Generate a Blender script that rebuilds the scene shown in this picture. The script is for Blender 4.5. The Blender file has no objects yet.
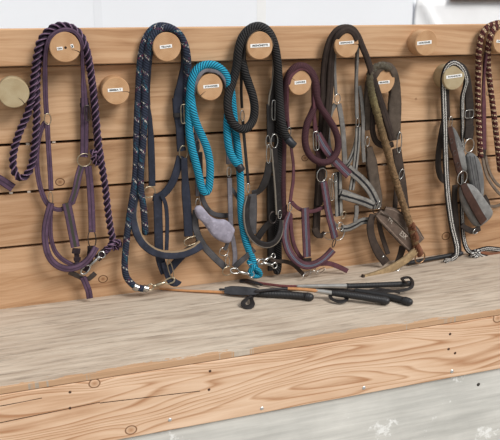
import bpy, math, random
from mathutils import Vector, Matrix, noise
random.seed(7)
SC = bpy.context.scene
COL = SC.collection

# ------------------------------------------------------------------ camera
FPX = 709.0
TH = math.atan(215 / FPX)
YAW = math.atan(250 * math.cos(TH) / FPX)
CAM = Vector((0, -2.1, 1.375))
FW = Vector((math.sin(YAW) * math.cos(TH), math.cos(YAW) * math.cos(TH), -math.sin(TH)))
RT = Vector((math.cos(YAW), -math.sin(YAW), 0))
UP = RT.cross(FW)
cd = bpy.data.cameras.new('camera')
cam = bpy.data.objects.new('camera', cd)
COL.objects.link(cam)
cd.sensor_fit = 'HORIZONTAL'
cd.sensor_width = 36
cd.lens = FPX / 500 * 36
cd.clip_start = 0.05
cam.matrix_world = Matrix(((RT.x, UP.x, -FW.x, CAM.x), (RT.y, UP.y, -FW.y, CAM.y), (RT.z, UP.z, -FW.z, CAM.z), (0, 0, 0, 1)))
SC.camera = cam

# ------------------------------------------------------------------ light
w = bpy.data.worlds.new('daylight')
SC.world = w
w.use_nodes = True
bg = w.node_tree.nodes['Background']
wn, wl = w.node_tree.nodes, w.node_tree.links
wtc = wn.new('ShaderNodeTexCoord')
wsp = wn.new('ShaderNodeSeparateXYZ')
wl.new(wtc.outputs['Generated'], wsp.inputs[0])
wrp = wn.new('ShaderNodeValToRGB')
wl.new(wsp.outputs[2], wrp.inputs[0])
we = wrp.color_ramp.elements
we[0].position, we[0].color = 0.0, (0.30, 0.29, 0.28, 1)      # hazy ground and low horizon
we[1].position, we[1].color = 0.75, (0.95, 0.98, 1.0, 1)      # bright overcast overhead
_e = we.new(0.25)
_e.color = (0.60, 0.63, 0.66, 1)
wl.new(wrp.outputs[0], bg.inputs[0])
bg.inputs[1].default_value = 0.85
sd = bpy.data.lights.new('sun', 'SUN')
sd.energy = 2.5
sd.angle = math.radians(24)
sd.color = (1.0, 0.965, 0.92)
sun = bpy.data.objects.new('sun', sd)
COL.objects.link(sun)
sun.location = (2.5, -4, 5)
sun.rotation_euler = Vector((-0.50, 0.80, -0.85)).to_track_quat('-Z', 'Y').to_euler()
vs = SC.view_settings
SC.display_settings.display_device = 'sRGB'
vs.view_transform = 'Standard'
vs.look = 'None'
vs.gamma = 1
vs.use_curve_mapping = False
vs.exposure = 0.12

# ------------------------------------------------------------------ measuring helpers
BZ = 0.5          # bench top
YF = -0.485       # bench front face
RAIL = 0.03       # the rail stands this far in front of the boards


def ray(px, py):
    return FW * FPX + RT * (px - 250) + UP * (220 - py)


def P(px, py, d=0.03):
    r = ray(px, py)
    return CAM + r * ((-d - CAM.y) / r.y)


def B(px, py, h=0.01):
    r = ray(px, py)
    return CAM + r * ((BZ + h - CAM.z) / r.z)


def S(p):
    return FW.dot(p - CAM) / FPX


def lin(c):
    c = c / 255.0
    return c / 12.92 if c <= 0.04045 else ((c + 0.055) / 1.055) ** 2.4


def rgb(r, g, b):
    return (lin(r), lin(g), lin(b), 1)


# ------------------------------------------------------------------ mesh builder
class MB:
    def __init__(self):
        self.v, self.f, self.uv, self.mi = [], [], [], []

    def face(self, idx, uv=None, mi=0):
        self.f.append(idx)
        self.uv.append(uv or [(0, 0)] * len(idx))
        self.mi.append(mi)

    def rings(self, rows, us, vs_, closed=False, caps=True, mi=0):
        n = len(rows[0])
        b = len(self.v)
        for r in rows:
            self.v.extend(r)
        m = len(rows)
        for i in range(m if closed else m - 1):
            i2 = (i + 1) % m
            u1 = us[i]
            u2 = us[i + 1] if i + 1 < m else us[i] + (us[1] - us[0])
            for k in range(n):
                k2 = (k + 1) % n
                self.face((b + i * n + k, b + i * n + k2, b + i2 * n + k2, b + i2 * n + k),
                          [(u1, vs_[k]), (u1, vs_[k + 1]), (u2, vs_[k + 1]), (u2, vs_[k])], mi)
        if caps and not closed:
            self.face(tuple(b + k for k in reversed(range(n))), [(us[0], 0.5)] * n, mi)
            self.face(tuple(b + (m - 1) * n + k for k in range(n)), [(us[-1], 0.5)] * n, mi)

    def box(self, lo, hi, mi=0):
        x0, y0, z0 = lo
        x1, y1, z1 = hi
        b = len(self.v)
        self.v.extend([Vector(p) for p in ((x0, y0, z0), (x1, y0, z0), (x1, y1, z0), (x0, y1, z0), (x0, y0, z1), (x1, y0, z1), (x1, y1, z1), (x0, y1, z1))])
        for q in ((0, 3, 2, 1), (4, 5, 6, 7), (0, 1, 5, 4), (1, 2, 6, 5), (2, 3, 7, 6), (3, 0, 4, 7)):
            self.face(tuple(b + i for i in q), None, mi)

    def build(self, name, mats, parent=None, smooth=True, angle=40, bevel=0):
        if not isinstance(mats, (list, tuple)):
            mats = [mats]
        off = Vector((0, 0, 0))
        if parent is not None:
            p = parent
            while p is not None:
                off = off + p.location
                p = p.parent
        me = bpy.data.meshes.new(name)
        me.from_pydata([tuple(Vector(q) - off) for q in self.v], [], self.f)
        uvl = me.uv_layers.new(name='UVMap')
        flat = []
        for u in self.uv:
            for a in u:
                flat.extend((a[0], a[1]))
        uvl.data.foreach_set('uv', flat)
        for m in mats:
            me.materials.append(m)
        me.polygons.foreach_set('material_index', self.mi)
        if smooth:
            me.polygons.foreach_set('use_smooth', [True] * len(me.polygons))
            me.set_sharp_from_angle(angle=math.radians(angle))
        me.update()
        o = bpy.data.objects.new(name, me)
        COL.objects.link(o)
        if parent is not None:
            o.parent = parent
        if bevel:
            md = o.modifiers.new('bevel', 'BEVEL')
            md.width = bevel
            md.segments = 3
            md.limit_method = 'ANGLE'
        return o


def cr(p0, p1, p2, p3, t):
    return 0.5 * ((2 * p1) + (p2 - p0) * t + (2 * p0 - 5 * p1 + 4 * p2 - p3) * t * t + (3 * p1 - p0 - 3 * p2 + p3) * t ** 3)


def smooth_path(rows, step=0.006, closed=False):
    """rows: list of (Vector, extra...) -> resampled list, Catmull-Rom"""
    n = len(rows)
    out = []
    segs = n if closed else n - 1
    for i in range(segs):
        if closed:
            a, b, c, d = rows[(i - 1) % n], rows[i], rows[(i + 1) % n], rows[(i + 2) % n]
        else:
            b, c = rows[i], rows[i + 1]
            a = rows[i - 1] if i > 0 else (b[0] * 2 - c[0],) + tuple(b[1:])
            d = rows[i + 2] if i + 2 < n else (c[0] * 2 - b[0],) + tuple(c[1:])
        k = max(2, int((c[0] - b[0]).length / step))
        for j in range(k):
            t = j / k
            out.append((cr(a[0], b[0], c[0], d[0], t),) + tuple(b[q] + (c[q] - b[q]) * (3 * t * t - 2 * t ** 3) for q in range(1, len(b))))
    if not closed:
        out.append(rows[-1])
    return out


def tangents(pts, closed=False):
    n = len(pts)
    ts = []
    for i in range(n):
        if closed:
            a, b = pts[(i - 1) % n], pts[(i + 1) % n]
        else:
            a, b = pts[max(0, i - 1)], pts[min(n - 1, i + 1)]
        d = b - a
        ts.append(d.normalized() if d.length > 1e-9 else Vector((0, 0, 1)))
    return ts


def frames(pts, closed=False):
    ts = tangents(pts, closed)
    n0 = ts[0].orthogonal().normalized()
    fr = []
    for t in ts:
        n0 = (n0 - t * n0.dot(t))
        n0 = n0.normalized() if n0.length > 1e-6 else t.orthogonal().normalized()
        fr.append((t, n0, t.cross(n0)))
    return fr


def arclen(pts):
    u = [0.0]
    for i in range(1, len(pts)):
        u.append(u[-1] + (pts[i] - pts[i - 1]).length)
    return u


def tube(mb, pts, r, seg=10, closed=False, mi=0, fuzz=0, round_ends=False):
    rr = r if isinstance(r, (list, tuple)) else [r] * len(pts)
    fr = frames(pts, closed)
    us = arclen(pts)
    pts = list(pts)
    rr = list(rr)
    if round_ends and not closed:
        for e in (0, -1):
            pass
        t0, t1 = fr[0][0], fr[-1][0]
        add0 = [(pts[0] - t0 * rr[0] * s, rr[0] * c) for s, c in ((0.9, 0.45), (0.55, 0.83))]
        add1 = [(pts[-1] + t1 * rr[-1] * s, rr[-1] * c) for s, c in ((0.55, 0.83), (0.9, 0.45))]
        pts = [a[0] for a in add0] + pts + [a[0] for a in add1]
        rr = [a[1] for a in add0] + rr + [a[1] for a in add1]
        fr = [fr[0]] * 2 + fr + [fr[-1]] * 2
        us = [us[0] - 0.002, us[0] - 0.001] + us + [us[-1] + 0.001, us[-1] + 0.002]
    rows = []
    for p, R, (t, a, b) in zip(pts, rr, fr):
        row = []
        for k in range(seg):
            an = 2 * math.pi * k / seg
            R2 = R
            if fuzz:
                q = p + (a * math.cos(an) + b * math.sin(an)) * R
                R2 = R * (1 + fuzz * noise.noise(q * 260))
            row.append(p + (a * math.cos(an) + b * math.sin(an)) * R2)
        rows.append(row)
    mb.rings(rows, us, [k / seg for k in range(seg + 1)], closed, True, mi)


def twisted(mb, pts, R, pitch, strands=3, seg=8):
    fr = frames(pts)
    us = arclen(pts)
    for s in range(strands):
        rows = []
        for p, (t, a, b), u in zip(pts, fr, us):
            ph = 2 * math.pi * (u / pitch + s / strands)
            o = a * math.cos(ph) + b * math.sin(ph)
            q = t.cross(o)
            c = p + o * R * 0.50
            rs = R * 0.54
            rows.append([c + (o * math.cos(2 * math.pi * k / seg) + (q * 0.9 + t * 0.2) * math.sin(2 * math.pi * k / seg)) * rs for k in range(seg)])
        mb.rings(rows, us, [k / seg for k in range(seg + 1)])


def ribbon(mb, rows_in, F=(0, -1, 0), fuzz=0, pw=0.45, roll=0, mi=0, seg=16):
    """rows_in: (Vector, width, thickness)"""
    rs = smooth_path(rows_in)
    pts = [r[0] for r in rs]
    ts = tangents(pts)
    F = Vector(F)
    us = arclen(pts)
    rows = []
    last = None
    for (p, wd, th), t in zip(rs, ts):
        a = t.cross(F)
        if a.length < 0.15 and last is not None:
            a = last
        a.normalize()
        if last is not None and a.dot(last) < 0:
            pass
        last = a.copy()
        n = a.cross(t).normalized()
        row = []
        for k in range(seg):
            an = 2 * math.pi * (k + 0.5) / seg
            c, s = math.cos(an), math.sin(an)
            x = math.copysign(abs(c) ** pw, c) * wd / 2
            y = math.copysign(abs(s) ** pw, s) * th / 2
            q = p + a * x + n * y
            if fuzz:
                q = q + (a * noise.noise(q * 300) + n * noise.noise(q * 300 + Vector((9, 3, 1)))) * fuzz
            row.append(q)
        rows.append(row)
    vv = []
    for k in range(seg + 1):
        an = 2 * math.pi * (k + 0.5) / seg
        c = math.cos(an)
        vv.append(0.5 + 0.5 * math.copysign(abs(c) ** pw, c))
    mb.rings(rows, us, vv, False, True, mi)


# ------------------------------------------------------------------ node materials
class NT:
    def __init__(self, name):
        self.m = bpy.data.materials.new(name)
        self.m.use_nodes = True
        self.n = self.m.node_tree.nodes
        self.l = self.m.node_tree.links
        self.b = self.n['Principled BSDF']

    def put(self, sock, v):
        if hasattr(v, 'node'):
            self.l.new(v, sock)
        else:
            sock.default_value = v

    def math(self, op, a, b=0.0, c=0.0, clamp=False):
        n = self.n.new('ShaderNodeMath')
        n.operation = op
        n.use_clamp = clamp
        self.put(n.inputs[0], a)
        self.put(n.inputs[1], b)
        self.put(n.inputs[2], c)
        return n.outputs[0]

    def mix(self, f, a, b):
        n = self.n.new('ShaderNodeMix')
        n.data_type = 'RGBA'
        self.put(n.inputs[0], f)
        self.put(n.inputs[6], a)
        self.put(n.inputs[7], b)
        return n.outputs[2]

    def ramp(self, f, stops):
        n = self.n.new('ShaderNodeValToRGB')
        self.put(n.inputs[0], f)
        e = n.color_ramp.elements
        while len(e) < len(stops):
            e.new(0.5)
        for el, (p, c) in zip(e, stops):
            el.position = p
            el.color = c if isinstance(c, tuple) else (c, c, c, 1)
        return n.outputs[0]

    def coord(self, kind='Object'):
        return self.n.new('ShaderNodeTexCoord').outputs[kind]

    def sep(self, v):
        n = self.n.new('ShaderNodeSeparateXYZ')
        self.put(n.inputs[0], v)
        return n.outputs

    def comb(self, x, y, z):
        n = self.n.new('ShaderNodeCombineXYZ')
        for s, v in zip(n.inputs, (x, y, z)):
            self.put(s, v)
        return n.outputs[0]

    def mapping(self, v, scale=(1, 1, 1), loc=(0, 0, 0)):
        n = self.n.new('ShaderNodeMapping')
        self.put(n.inputs[0], v)
        n.inputs['Scale'].default_value = scale
        n.inputs['Location'].default_value = loc
        return n.outputs[0]

    def noise(self, v, scale=5, detail=4, rough=0.55, dist=0.0):
        n = self.n.new('ShaderNodeTexNoise')
        self.put(n.inputs['Vector'], v)
        n.inputs['Scale'].default_value = scale
        n.inputs['Detail'].default_value = detail
        n.inputs['Roughness'].default_value = rough
        n.inputs['Distortion'].default_value = dist
        return n.outputs[0]

    def bump(self, h, strength=0.3, dist=0.002):
        n = self.n.new('ShaderNodeBump')
        n.inputs['Strength'].default_value = strength
        n.inputs['Distance'].default_value = dist
        self.put(n.inputs['Height'], h)
        self.l.new(n.outputs[0], self.b.inputs['Normal'])

    def out(self, col, rough=0.6, metal=0.0, spec=0.4):
        self.put(self.b.inputs['Base Color'], col)
        self.put(self.b.inputs['Roughness'], rough)
        self.b.inputs['Metallic'].default_value = metal
        self.b.inputs['Specular IOR Level'].default_value = spec
        return self.m


def simple(name, c, rough=0.6, metal=0.0, var=0.25, scale=60, spec=0.4):
    t = NT(name)
    n = t.noise(t.coord(), scale, 3)
    d = tuple(q * (1 - var) for q in c[:3]) + (1,)
    l = tuple(min(1, q * (1 + var)) for q in c[:3]) + (1,)
    return t.out(t.ramp(n, [(0.3, d), (0.7, l)]), rough, metal, spec)


def strapmat(name, c, stripes=(), rough=0.75, var=0.22, fine=500, bump=0.35, spec=0.25):
    """stripes: (v0, v1, colour) across the strap, v in 0..1"""
    t = NT(name)
    uv = t.sep(t.coord('UV'))
    big = t.noise(t.coord(), 35, 4)
    c = tuple(q * 0.80 for q in c[:3]) + (1,)
    var = var + 0.08
    d = tuple(q * (1 - var) for q in c[:3]) + (1,)
    l = tuple(min(1, q * (1 + var)) for q in c[:3]) + (1,)
    col = t.ramp(big, [(0.3, d), (0.7, l)])
    wob = t.math('MULTIPLY_ADD', t.noise(t.coord(), 120, 2), 0.10, -0.05)
    v = t.math('ADD', uv[1], wob)
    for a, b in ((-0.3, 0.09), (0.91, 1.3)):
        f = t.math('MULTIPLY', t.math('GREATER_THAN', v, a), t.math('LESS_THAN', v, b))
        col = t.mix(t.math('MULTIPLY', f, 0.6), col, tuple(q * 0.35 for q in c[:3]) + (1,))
    sc_ = t.ramp(t.noise(t.coord(), 90, 5, 0.7), [(0.56, 0.0), (0.72, 0.45)])
    col = t.mix(sc_, col, tuple(min(1, q * 2.0 + 0.02) for q in c[:3]) + (1,))
    for a, b, sc in stripes:
        f = t.math('MULTIPLY', t.math('GREATER_THAN', v, a), t.math('LESS_THAN', v, b))
        col = t.mix(f, col, sc)
    t.bump(t.noise(t.coord(), fine, 2), bump, 0.0012)
    return t.out(col, rough, 0, spec)


def ropemat(name, c1, c2, K, N, flecks=(), rough=0.8, contrast=(0.3, 0.7), var=0.2):
    """braided cover: twill lines running round the rope; flecks are tracer yarns"""
    t = NT(name)
    uv = t.sep(t.coord('UV'))
    u, v = uv[0], uv[1]

    def wave(k, n, ph=0.0):
        a = t.math('ADD', t.math('MULTIPLY_ADD', u, k * 2 * math.pi, ph), t.math('MULTIPLY', v, n * 2 * math.pi))
        return t.math('MULTIPLY_ADD', t.math('SINE', a), 0.5, 0.5)
    w1 = wave(K, N)
    w2 = wave(K, -N)
    col = t.ramp(w1, [(contrast[0], c1), (contrast[1], c2)])
    for (fc, k, n, ph, th, k2, n2, th2) in flecks:
        f = t.math('MULTIPLY', t.math('GREATER_THAN', wave(k, n, ph), th), t.math('GREATER_THAN', t.noise(t.comb(t.math('MULTIPLY_ADD', u, k2, ph * 9), t.math('MULTIPLY', v, 15.0), n2), 1.0, 1), th2))
        col = t.mix(f, col, fc)
    big = t.noise(t.coord(), 40, 3)
    col = t.mix(t.math('MULTIPLY', big, var), col, (0, 0, 0, 1))
    t.bump(t.math('ADD', w1, t.math('MULTIPLY', w2, 0.5)), 0.5, 0.002)
    return t.out(col, rough, 0, 0.25)


def wood(name, light, mid, dark, sx=1.2, sz=26, rings=True, grain=0.55, knots=(), cracks=(), plank=True, axis=2, rough=0.72, ringscale=(0.55, 5.5), seed=0.0, spots=0.0, worn=None, nring=17.0):
    """boards running along x; axis = across-grain axis"""
    t = NT(name)
    co = t.coord()
    s = t.sep(co)
    if plank:
        at = t.n.new('ShaderNodeAttribute')
        at.attribute_name = 'plank'
        pid = at.outputs['Fac']
    else:
        pid = 0.0
    off = t.math('MULTIPLY_ADD', pid, 7.31, seed)
    across = s[axis]
    other = s[1] if axis == 2 else s[2]
    wob = t.noise(t.comb(t.math('ADD', s[0], off), t.math('MULTIPLY', across, 3.0), off), 1.6, 2, 0.5)
    acr = t.math('MULTIPLY_ADD', wob, 0.11, across)
    for (kx, kz, kr) in knots:
        dx = t.math('MULTIPLY', t.math('SUBTRACT', s[0], kx), 0.5)
        dz = t.math('SUBTRACT', across, kz)
        dd = t.math('SQRT', t.math('ADD', t.math('MULTIPLY', dx, dx), t.math('MULTIPLY', dz, dz)))
        push = t.math('EXPONENT', t.math('MULTIPLY', dd, -1.0 / (kr * 1.6)))
        acr = t.math('MULTIPLY_ADD', push, kr * 1.5, acr)
    # cathedral figure
    rn = t.noise(t.comb(t.math('MULTIPLY_ADD', s[0], ringscale[0], off), t.math('MULTIPLY', acr, ringscale[1]), off), 1.0, 1.5, 0.45)
    rv = t.math('FRACT', t.math('MULTIPLY', rn, nring))
    rp = t.ramp(rv, [(0.0, 0.0), (0.62, 0.28), (0.86, 1.0), (1.0, 0.1)])
    fib = t.noise(t.comb(t.math('MULTIPLY_ADD', s[0], sx, off), t.math('MULTIPLY', other, 60.0), t.math('MULTIPLY', acr, sz)), 3.0, 6, 0.65)
    blotch = t.noise(t.comb(t.math('MULTIPLY_ADD', s[0], 1.5, off), off, t.math('MULTIPLY', across, 3.0)), 1.8, 3)
    g = t.math('MULTIPLY_ADD', rp, grain if rings else 0.0, t.math('MULTIPLY', t.math('SUBTRACT', fib, 0.5), 1.6))
    g = t.math('ADD', g, t.math('MULTIPLY', t.math('SUBTRACT', blotch, 0.5), 0.9))
    col = t.ramp(t.math('ADD', g, 0.22), [(0.0, light), (0.45, mid), (1.0, dark)])
    if plank:
        sh = t.n.new('ShaderNodeAttribute')
        sh.attribute_name = 'tone'
        col = t.mix(sh.outputs['Fac'], col, dark)
    if spots:
        sp = t.noise(t.comb(t.math('MULTIPLY', s[0], 4.5), t.math('MULTIPLY', across, 42.0), 3.3), 1.5, 6, 0.72)
        col = t.mix(t.math('MULTIPLY', t.ramp(sp, [(0.50, 0.0), (0.70, 1.0)]), spots), col, tuple(q * 0.5 for q in dark[:3]) + (1,))
    for (kx, kz, kr) in knots:
        dx = t.math('MULTIPLY', t.math('SUBTRACT', s[0], kx), 0.85)
        dz = t.math('SUBTRACT', across, kz)
        dd = t.math('DIVIDE', t.math('SQRT', t.math('ADD', t.math('MULTIPLY', dx, dx), t.math('MULTIPLY', dz, dz))), kr)
        kc = t.ramp(dd, [(0.0, dark), (0.7, mid), (0.85, tuple(q * 0.3 for q in dark[:3]) + (1,)), (1.0, dark)])
        col = t.mix(t.math('LESS_THAN', dd, 1.0), col, kc)
    for (x0, z0, x1, z1, wd) in cracks:
        k = (z1 - z0) / (x1 - x0)
        lz = t.math('ADD', t.math('MULTIPLY_ADD', t.math('SUBTRACT', s[0], x0), k, z0), t.math('MULTIPLY', t.math('SUBTRACT', fib, 0.5), 0.006))
        f = t.math('LESS_THAN', t.math('ABSOLUTE', t.math('SUBTRACT', across, lz)), wd)
        f = t.math('MULTIPLY', f, t.math('MULTIPLY', t.math('GREATER_THAN', s[0], x0), t.math('LESS_THAN', s[0], x1)))
        col = t.mix(f, col, tuple(q * 0.18 for q in dark[:3]) + (1,))
    if worn:
        edge = t.math('SUBTRACT', s[1], t.math('MULTIPLY_ADD', t.noise(t.comb(t.math('MULTIPLY', s[0], 6.0), t.math('MULTIPLY', s[1], 24.0), 1.0), 1.0, 6, 0.72), 0.12, worn[0] - 0.054))
        col = t.mix(t.math('LESS_THAN', edge, 0.0), col, t.mix(fib, worn[1], worn[2]))
    t.bump(t.math('ADD', fib, t.math('MULTIPLY', rp, -0.3)), 0.35, 0.002)
    return t.out(col, rough, 0, 0.25)


# ------------------------------------------------------------------ object helpers
def thing(name, label, cat, loc, group=None):
    o = bpy.data.objects.new(name, None)
    COL.objects.link(o)
    o.empty_display_size = 0.03
    o.location = loc
    o['label'] = label
    o['category'] = cat
    if group:
        o['group'] = group
    return o


def struct(o):
    o['kind'] = 'structure'
    return o


def pt(a, dflt=0.03):
    """(x, y, d) on a plane d in front of the boards, or (x, y, 'b', h) on the bench"""
    if len(a) > 2 and a[2] == 'b':
        return B(a[0], a[1], a[3])
    return P(a[0], a[1], a[2] if len(a) > 2 else dflt)


def strap(T, name, pts, mat, w=7, t=4, d=0.03, fuzz=0, pw=0.45, F=(0, -1, 0), label=None):
    """pts: (x, y[, d[, w[, t]]]); w in photo pixels, t in mm"""
    rows = []
    cw, ct, cdp = w, t, d
    for a in pts:
        if len(a) > 2 and a[2] == 'b':
            p = B(a[0], a[1], a[3])
            if len(a) > 4:
                cw = a[4]
        else:
            if len(a) > 2 and a[2] is not None:
                cdp = a[2]
            if len(a) > 3 and a[3] is not None:
                cw = a[3]
            if len(a) > 4:
                ct = a[4]
            p = P(a[0], a[1], cdp)
        rows.append((p, cw * S(p), ct / 1000))
    mb = MB()
    ribbon(mb, rows, F=F, fuzz=fuzz, pw=pw)
    o = mb.build(name, mat, T, angle=75)
    if label:
        o['label'] = label
    return o


def rope(T, name, pts, r, mat, style='braid', d=0.035, pitch=0.05, fuzz=0, label=None, step=0.006):
    rows = []
    cdp = d
    for a in pts:
        if len(a) > 2 and a[2] != 'b' and a[2] is not None:
            cdp = a[2]
        rows.append((pt(a, cdp),))
    ps = [q[0] for q in smooth_path(rows, step)]
    mb = MB()
    if style == 'twist':
        twisted(mb, ps, r, pitch)
    else:
        tube(mb, ps, r, 12, fuzz=fuzz, round_ends=True)
    o = mb.build(name, mat, T, angle=80)
    if label:
        o['label'] = label
    return o


def ring(T, x, y, wpx, hpx, mat, d=0.04, wire=1.6, rot=0, tilt=0.25, name='ring', pw=1.0):
    c = P(x, y, d)
    s = S(c)
    ps = []
    n = 28
    cr_, sr_ = math.cos(math.radians(rot)), math.sin(math.radians(rot))
    for k in range(n):
        a = 2 * math.pi * k / n
        ca, sa = math.cos(a), math.sin(a)
        u = math.copysign(abs(ca) ** pw, ca) * wpx / 2 * s
        v = math.copysign(abs(sa) ** pw, sa) * hpx / 2 * s
        ps.append(c + Vector((u * cr_ - v * sr_, u * tilt, u * sr_ + v * cr_)))
    mb = MB()
    tube(mb, ps, wire / 1000, 8, closed=True)
    return mb.build(name, mat, T, angle=80)


def buckle(T, x, y, wpx, hpx, mat, d=0.045, wire=1.5, rot=0):
    o = ring(T, x, y, wpx, hpx, mat, d, wire, rot, 0.15, 'buckle', 0.45)
    c = P(x, y, d + 0.002)
    s = S(c)
    a = math.radians(rot)
    ax = Vector((-math.sin(a), 0, math.cos(a)))
    mb = MB()
    tube(mb, [c + ax * (hpx / 2 * s), c, c - ax * (hpx / 2 * s)], wire * 0.8 / 1000, 6)
    mb.build('prong', mat, o)
    return o


def keeper(T, x, y, wpx, hpx, mat, d=0.04, rot=0, t=9):
    c = P(x, y, d)
    s = S(c)
    a = math.radians(rot)
    ax = Vector((-math.sin(a), 0, math.cos(a)))
    mb = MB()
    ribbon(mb, [(c + ax * hpx / 2 * s, wpx * s, t / 1000), (c - ax * hpx / 2 * s, wpx * s, t / 1000)])
    return mb.build('keeper', mat, T, angle=75)


def stud(T, x, y, rpx, mat, d, name='rivet'):
    c = P(x, y, d)
    r = rpx * S(c)
    mb = MB()
    rows = []
    for dy, k in ((0.003, 1.0), (0.0, 1.0), (-0.001, 0.8), (-0.0016, 0.4)):
        rows.append([c + Vector((math.cos(a * math.pi / 6) * r * k, dy, math.sin(a * math.pi / 6) * r * k)) for a in range(12)])
    mb.rings(rows, [0, 0.1, 0.2, 0.3], [k / 12 for k in range(13)])
    return mb.build(name, mat, T)


def snap(T, a, b, mat, gauge=1.0, side=1):
    """a bolt snap from the rope eye a to the hook end b"""
    ax = b - a
    L = ax.length
    ax.normalize()
    sd_ = ax.cross(Vector((0, -1, 0.25))).normalized() * side
    nn = ax.cross(sd_)
    g = gauge / 1000
    mb = MB()
    # swivel eye
    c = a + ax * L * 0.10
    tube(mb, [c + ax * (L * 0.10 * math.cos(k * math.pi / 9)) + sd_ * (L * 0.11 * math.sin(k * math.pi / 9)) for k in range(18)], 1.7 * g, 8, True)
    # barrel
    tube(mb, [a + ax * L * q for q in (0.18, 0.20, 0.28, 0.30, 0.33, 0.60, 0.64)], [2.6 * g, 4.4 * g, 4.4 * g, 3.0 * g, 4.0 * g, 3.6 * g, 2.2 * g], 10)
    # hook
    hk = []
    for k in range(13):
        an = math.pi * (-0.5 + 1.12 * k / 12)
        hk.append(a + ax * (L * (0.84 + 0.14 * math.cos(an))) + sd_ * (L * 0.095 * math.sin(an)))
    hk = [a + ax * L * 0.60, a + ax * L * 0.70 - sd_ * L * 0.075] + hk
    hk = [q[0] for q in smooth_path([(q,) for q in hk], 0.003)]
    tube(mb, hk, 2.0 * g, 8, round_ends=True)
    o = mb.build('snap_hook', mat, T, angle=60)
    m2 = MB()
    tube(m2, [a + ax * L * 0.60 + sd_ * L * 0.02, a + ax * L * 0.74 + sd_ * L * 0.11], 1.5 * g, 8, round_ends=True)
    tube(m2, [a + ax * L * 0.52, a + ax * L * 0.52 + nn * 5 * g + sd_ * 3 * g], 1.3 * g, 8, round_ends=True)
    m2.build('bolt', mat, o)
    return o


def ferrule(T, a, b, r, mat, name='ferrule'):
    mb = MB()
    ps = [a + (b - a) * q for q in (0, 0.08, 0.5, 0.92, 1)]
    tube(mb, ps, [r * 0.88, r, r, r, r * 0.88], 14)
    return mb.build(name, mat, T)


def pad(T, name, poly, d, thick, mat, puff=0.5, ridges=0):
    """padded shape from an outline in photo pixels: cushion of real thickness; ring-by-ring towards its middle"""
    outline = smooth_path([(P(x, y, d),) for x, y in poly], 0.004, True)
    ps = [q[0] for q in outline]
    c = Vector((0, 0, 0))
    for p in ps:
        c += p
    c /= len(ps)
    n = len(ps)
    mb = MB()
    rows = []
    prof = [(0.02, 0.72), (0.45, 0.72), (0.74, 0.66), (0.90, 0.48), (0.98, 0.16), (1.0, -0.15), (0.98, -0.42), (0.9, -0.55), (0.5, -0.6), (0.02, -0.6)]
    for k, h in prof:
        row = []
        for p in ps:
            q = c + (p - c) * k
            row.append(q + Vector((0, -h * thick * 0.8, 0)))
        rows.append(row)
    b = len(mb.v)
    us = [k for k, h in prof]
    # planar UV: u along x, v along z
    for r in rows:
        mb.v.extend(r)
    for i in range(len(rows) - 1):
        for k in range(n):
            k2 = (k + 1) % n
            idx = (b + i * n + k, b + i * n + k2, b + (i + 1) * n + k2, b + (i + 1) * n + k)
            mb.face(idx, [(mb.v[j].x, mb.v[j].z) for j in idx])
    mb.face(tuple(b + k for k in reversed(range(n))))
    mb.face(tuple(b + (len(rows) - 1) * n + k for k in range(n)))
    return mb.build(name, mat, T, angle=80)


# ------------------------------------------------------------------ the setting
WX0, WX1 = -0.9, 2.6
board_mat = wood('warm larch boards', rgb(208, 171, 136), rgb(184, 145, 109), rgb(126, 87, 59), grain=0.24, seed=2.0,
                 knots=[(P(60, 182, 0).x, P(60, 182, 0).z, 0.012), (P(305, 158, 0).x, P(305, 158, 0).z, 0.011), (P(103, 279, 0).x, P(103, 279, 0).z, 0.013), (P(446, 236, 0).x, P(446, 236, 0).z, 0.016), (P(416, 99, 0).x, P(416, 99, 0).z, 0.004)])
rail_mat = wood('planed rail timber', rgb(204, 166, 130), rgb(184, 143, 107), rgb(140, 98, 66), grain=0.16, seed=31.0, plank=False)
void_mat = simple('dark gap behind boards', rgb(14, 10, 8), 0.95)
pale_mat = simple('pale gap light', rgb(225, 214, 200), 0.7)


def set_attr(o, name, vals):
    a = o.data.attributes.new(name, 'FLOAT', 'FACE')
    a.data.foreach_set('value', vals)


zg = [1.375 - 0.38, 1.375 - 0.521, 1.375 - 0.685]
GAP = 0.0042
mb = MB()
ids, tones = [], []
edges = [(P(0, 68.0, 0).z, zg[0] + GAP, 0.00), (zg[0] - GAP, zg[1] + GAP, 0.06), (zg[1] - GAP, zg[2] + GAP, 0.30), (zg[2] - GAP, BZ - 0.004, 0.16)]
for k, (zt, zb, tone) in enumerate(edges):
    mb.box((WX0, 0.0, zb), (WX1, 0.028, zt))
    ids += [k + 1.0] * 6
    tones += [tone] * 6
nb = len(mb.f)
mb.box((WX0, 0.045, 0.3), (WX1, 0.06, 1.29), 1)
for (x, y) in ((11, 193), (29, 192), (28, 144.5), (54, 142), (385, 166)):  # small pale blocks added as painted daylight leaking through the board gaps
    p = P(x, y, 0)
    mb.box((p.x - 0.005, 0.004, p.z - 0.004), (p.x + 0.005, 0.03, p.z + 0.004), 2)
extra = len(mb.f) - nb
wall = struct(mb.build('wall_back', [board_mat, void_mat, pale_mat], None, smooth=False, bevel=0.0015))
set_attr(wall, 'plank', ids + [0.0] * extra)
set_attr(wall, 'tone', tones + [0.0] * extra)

ztop = P(250, 26.5, RAIL).z
zbot = P(250, 60.5, RAIL).z
mb = MB()
mb.box((WX0, -RAIL, zbot), (WX1, 0.015, ztop))
rail = struct(mb.build('trim_1', rail_mat, None, smooth=False, bevel=0.004))

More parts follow.
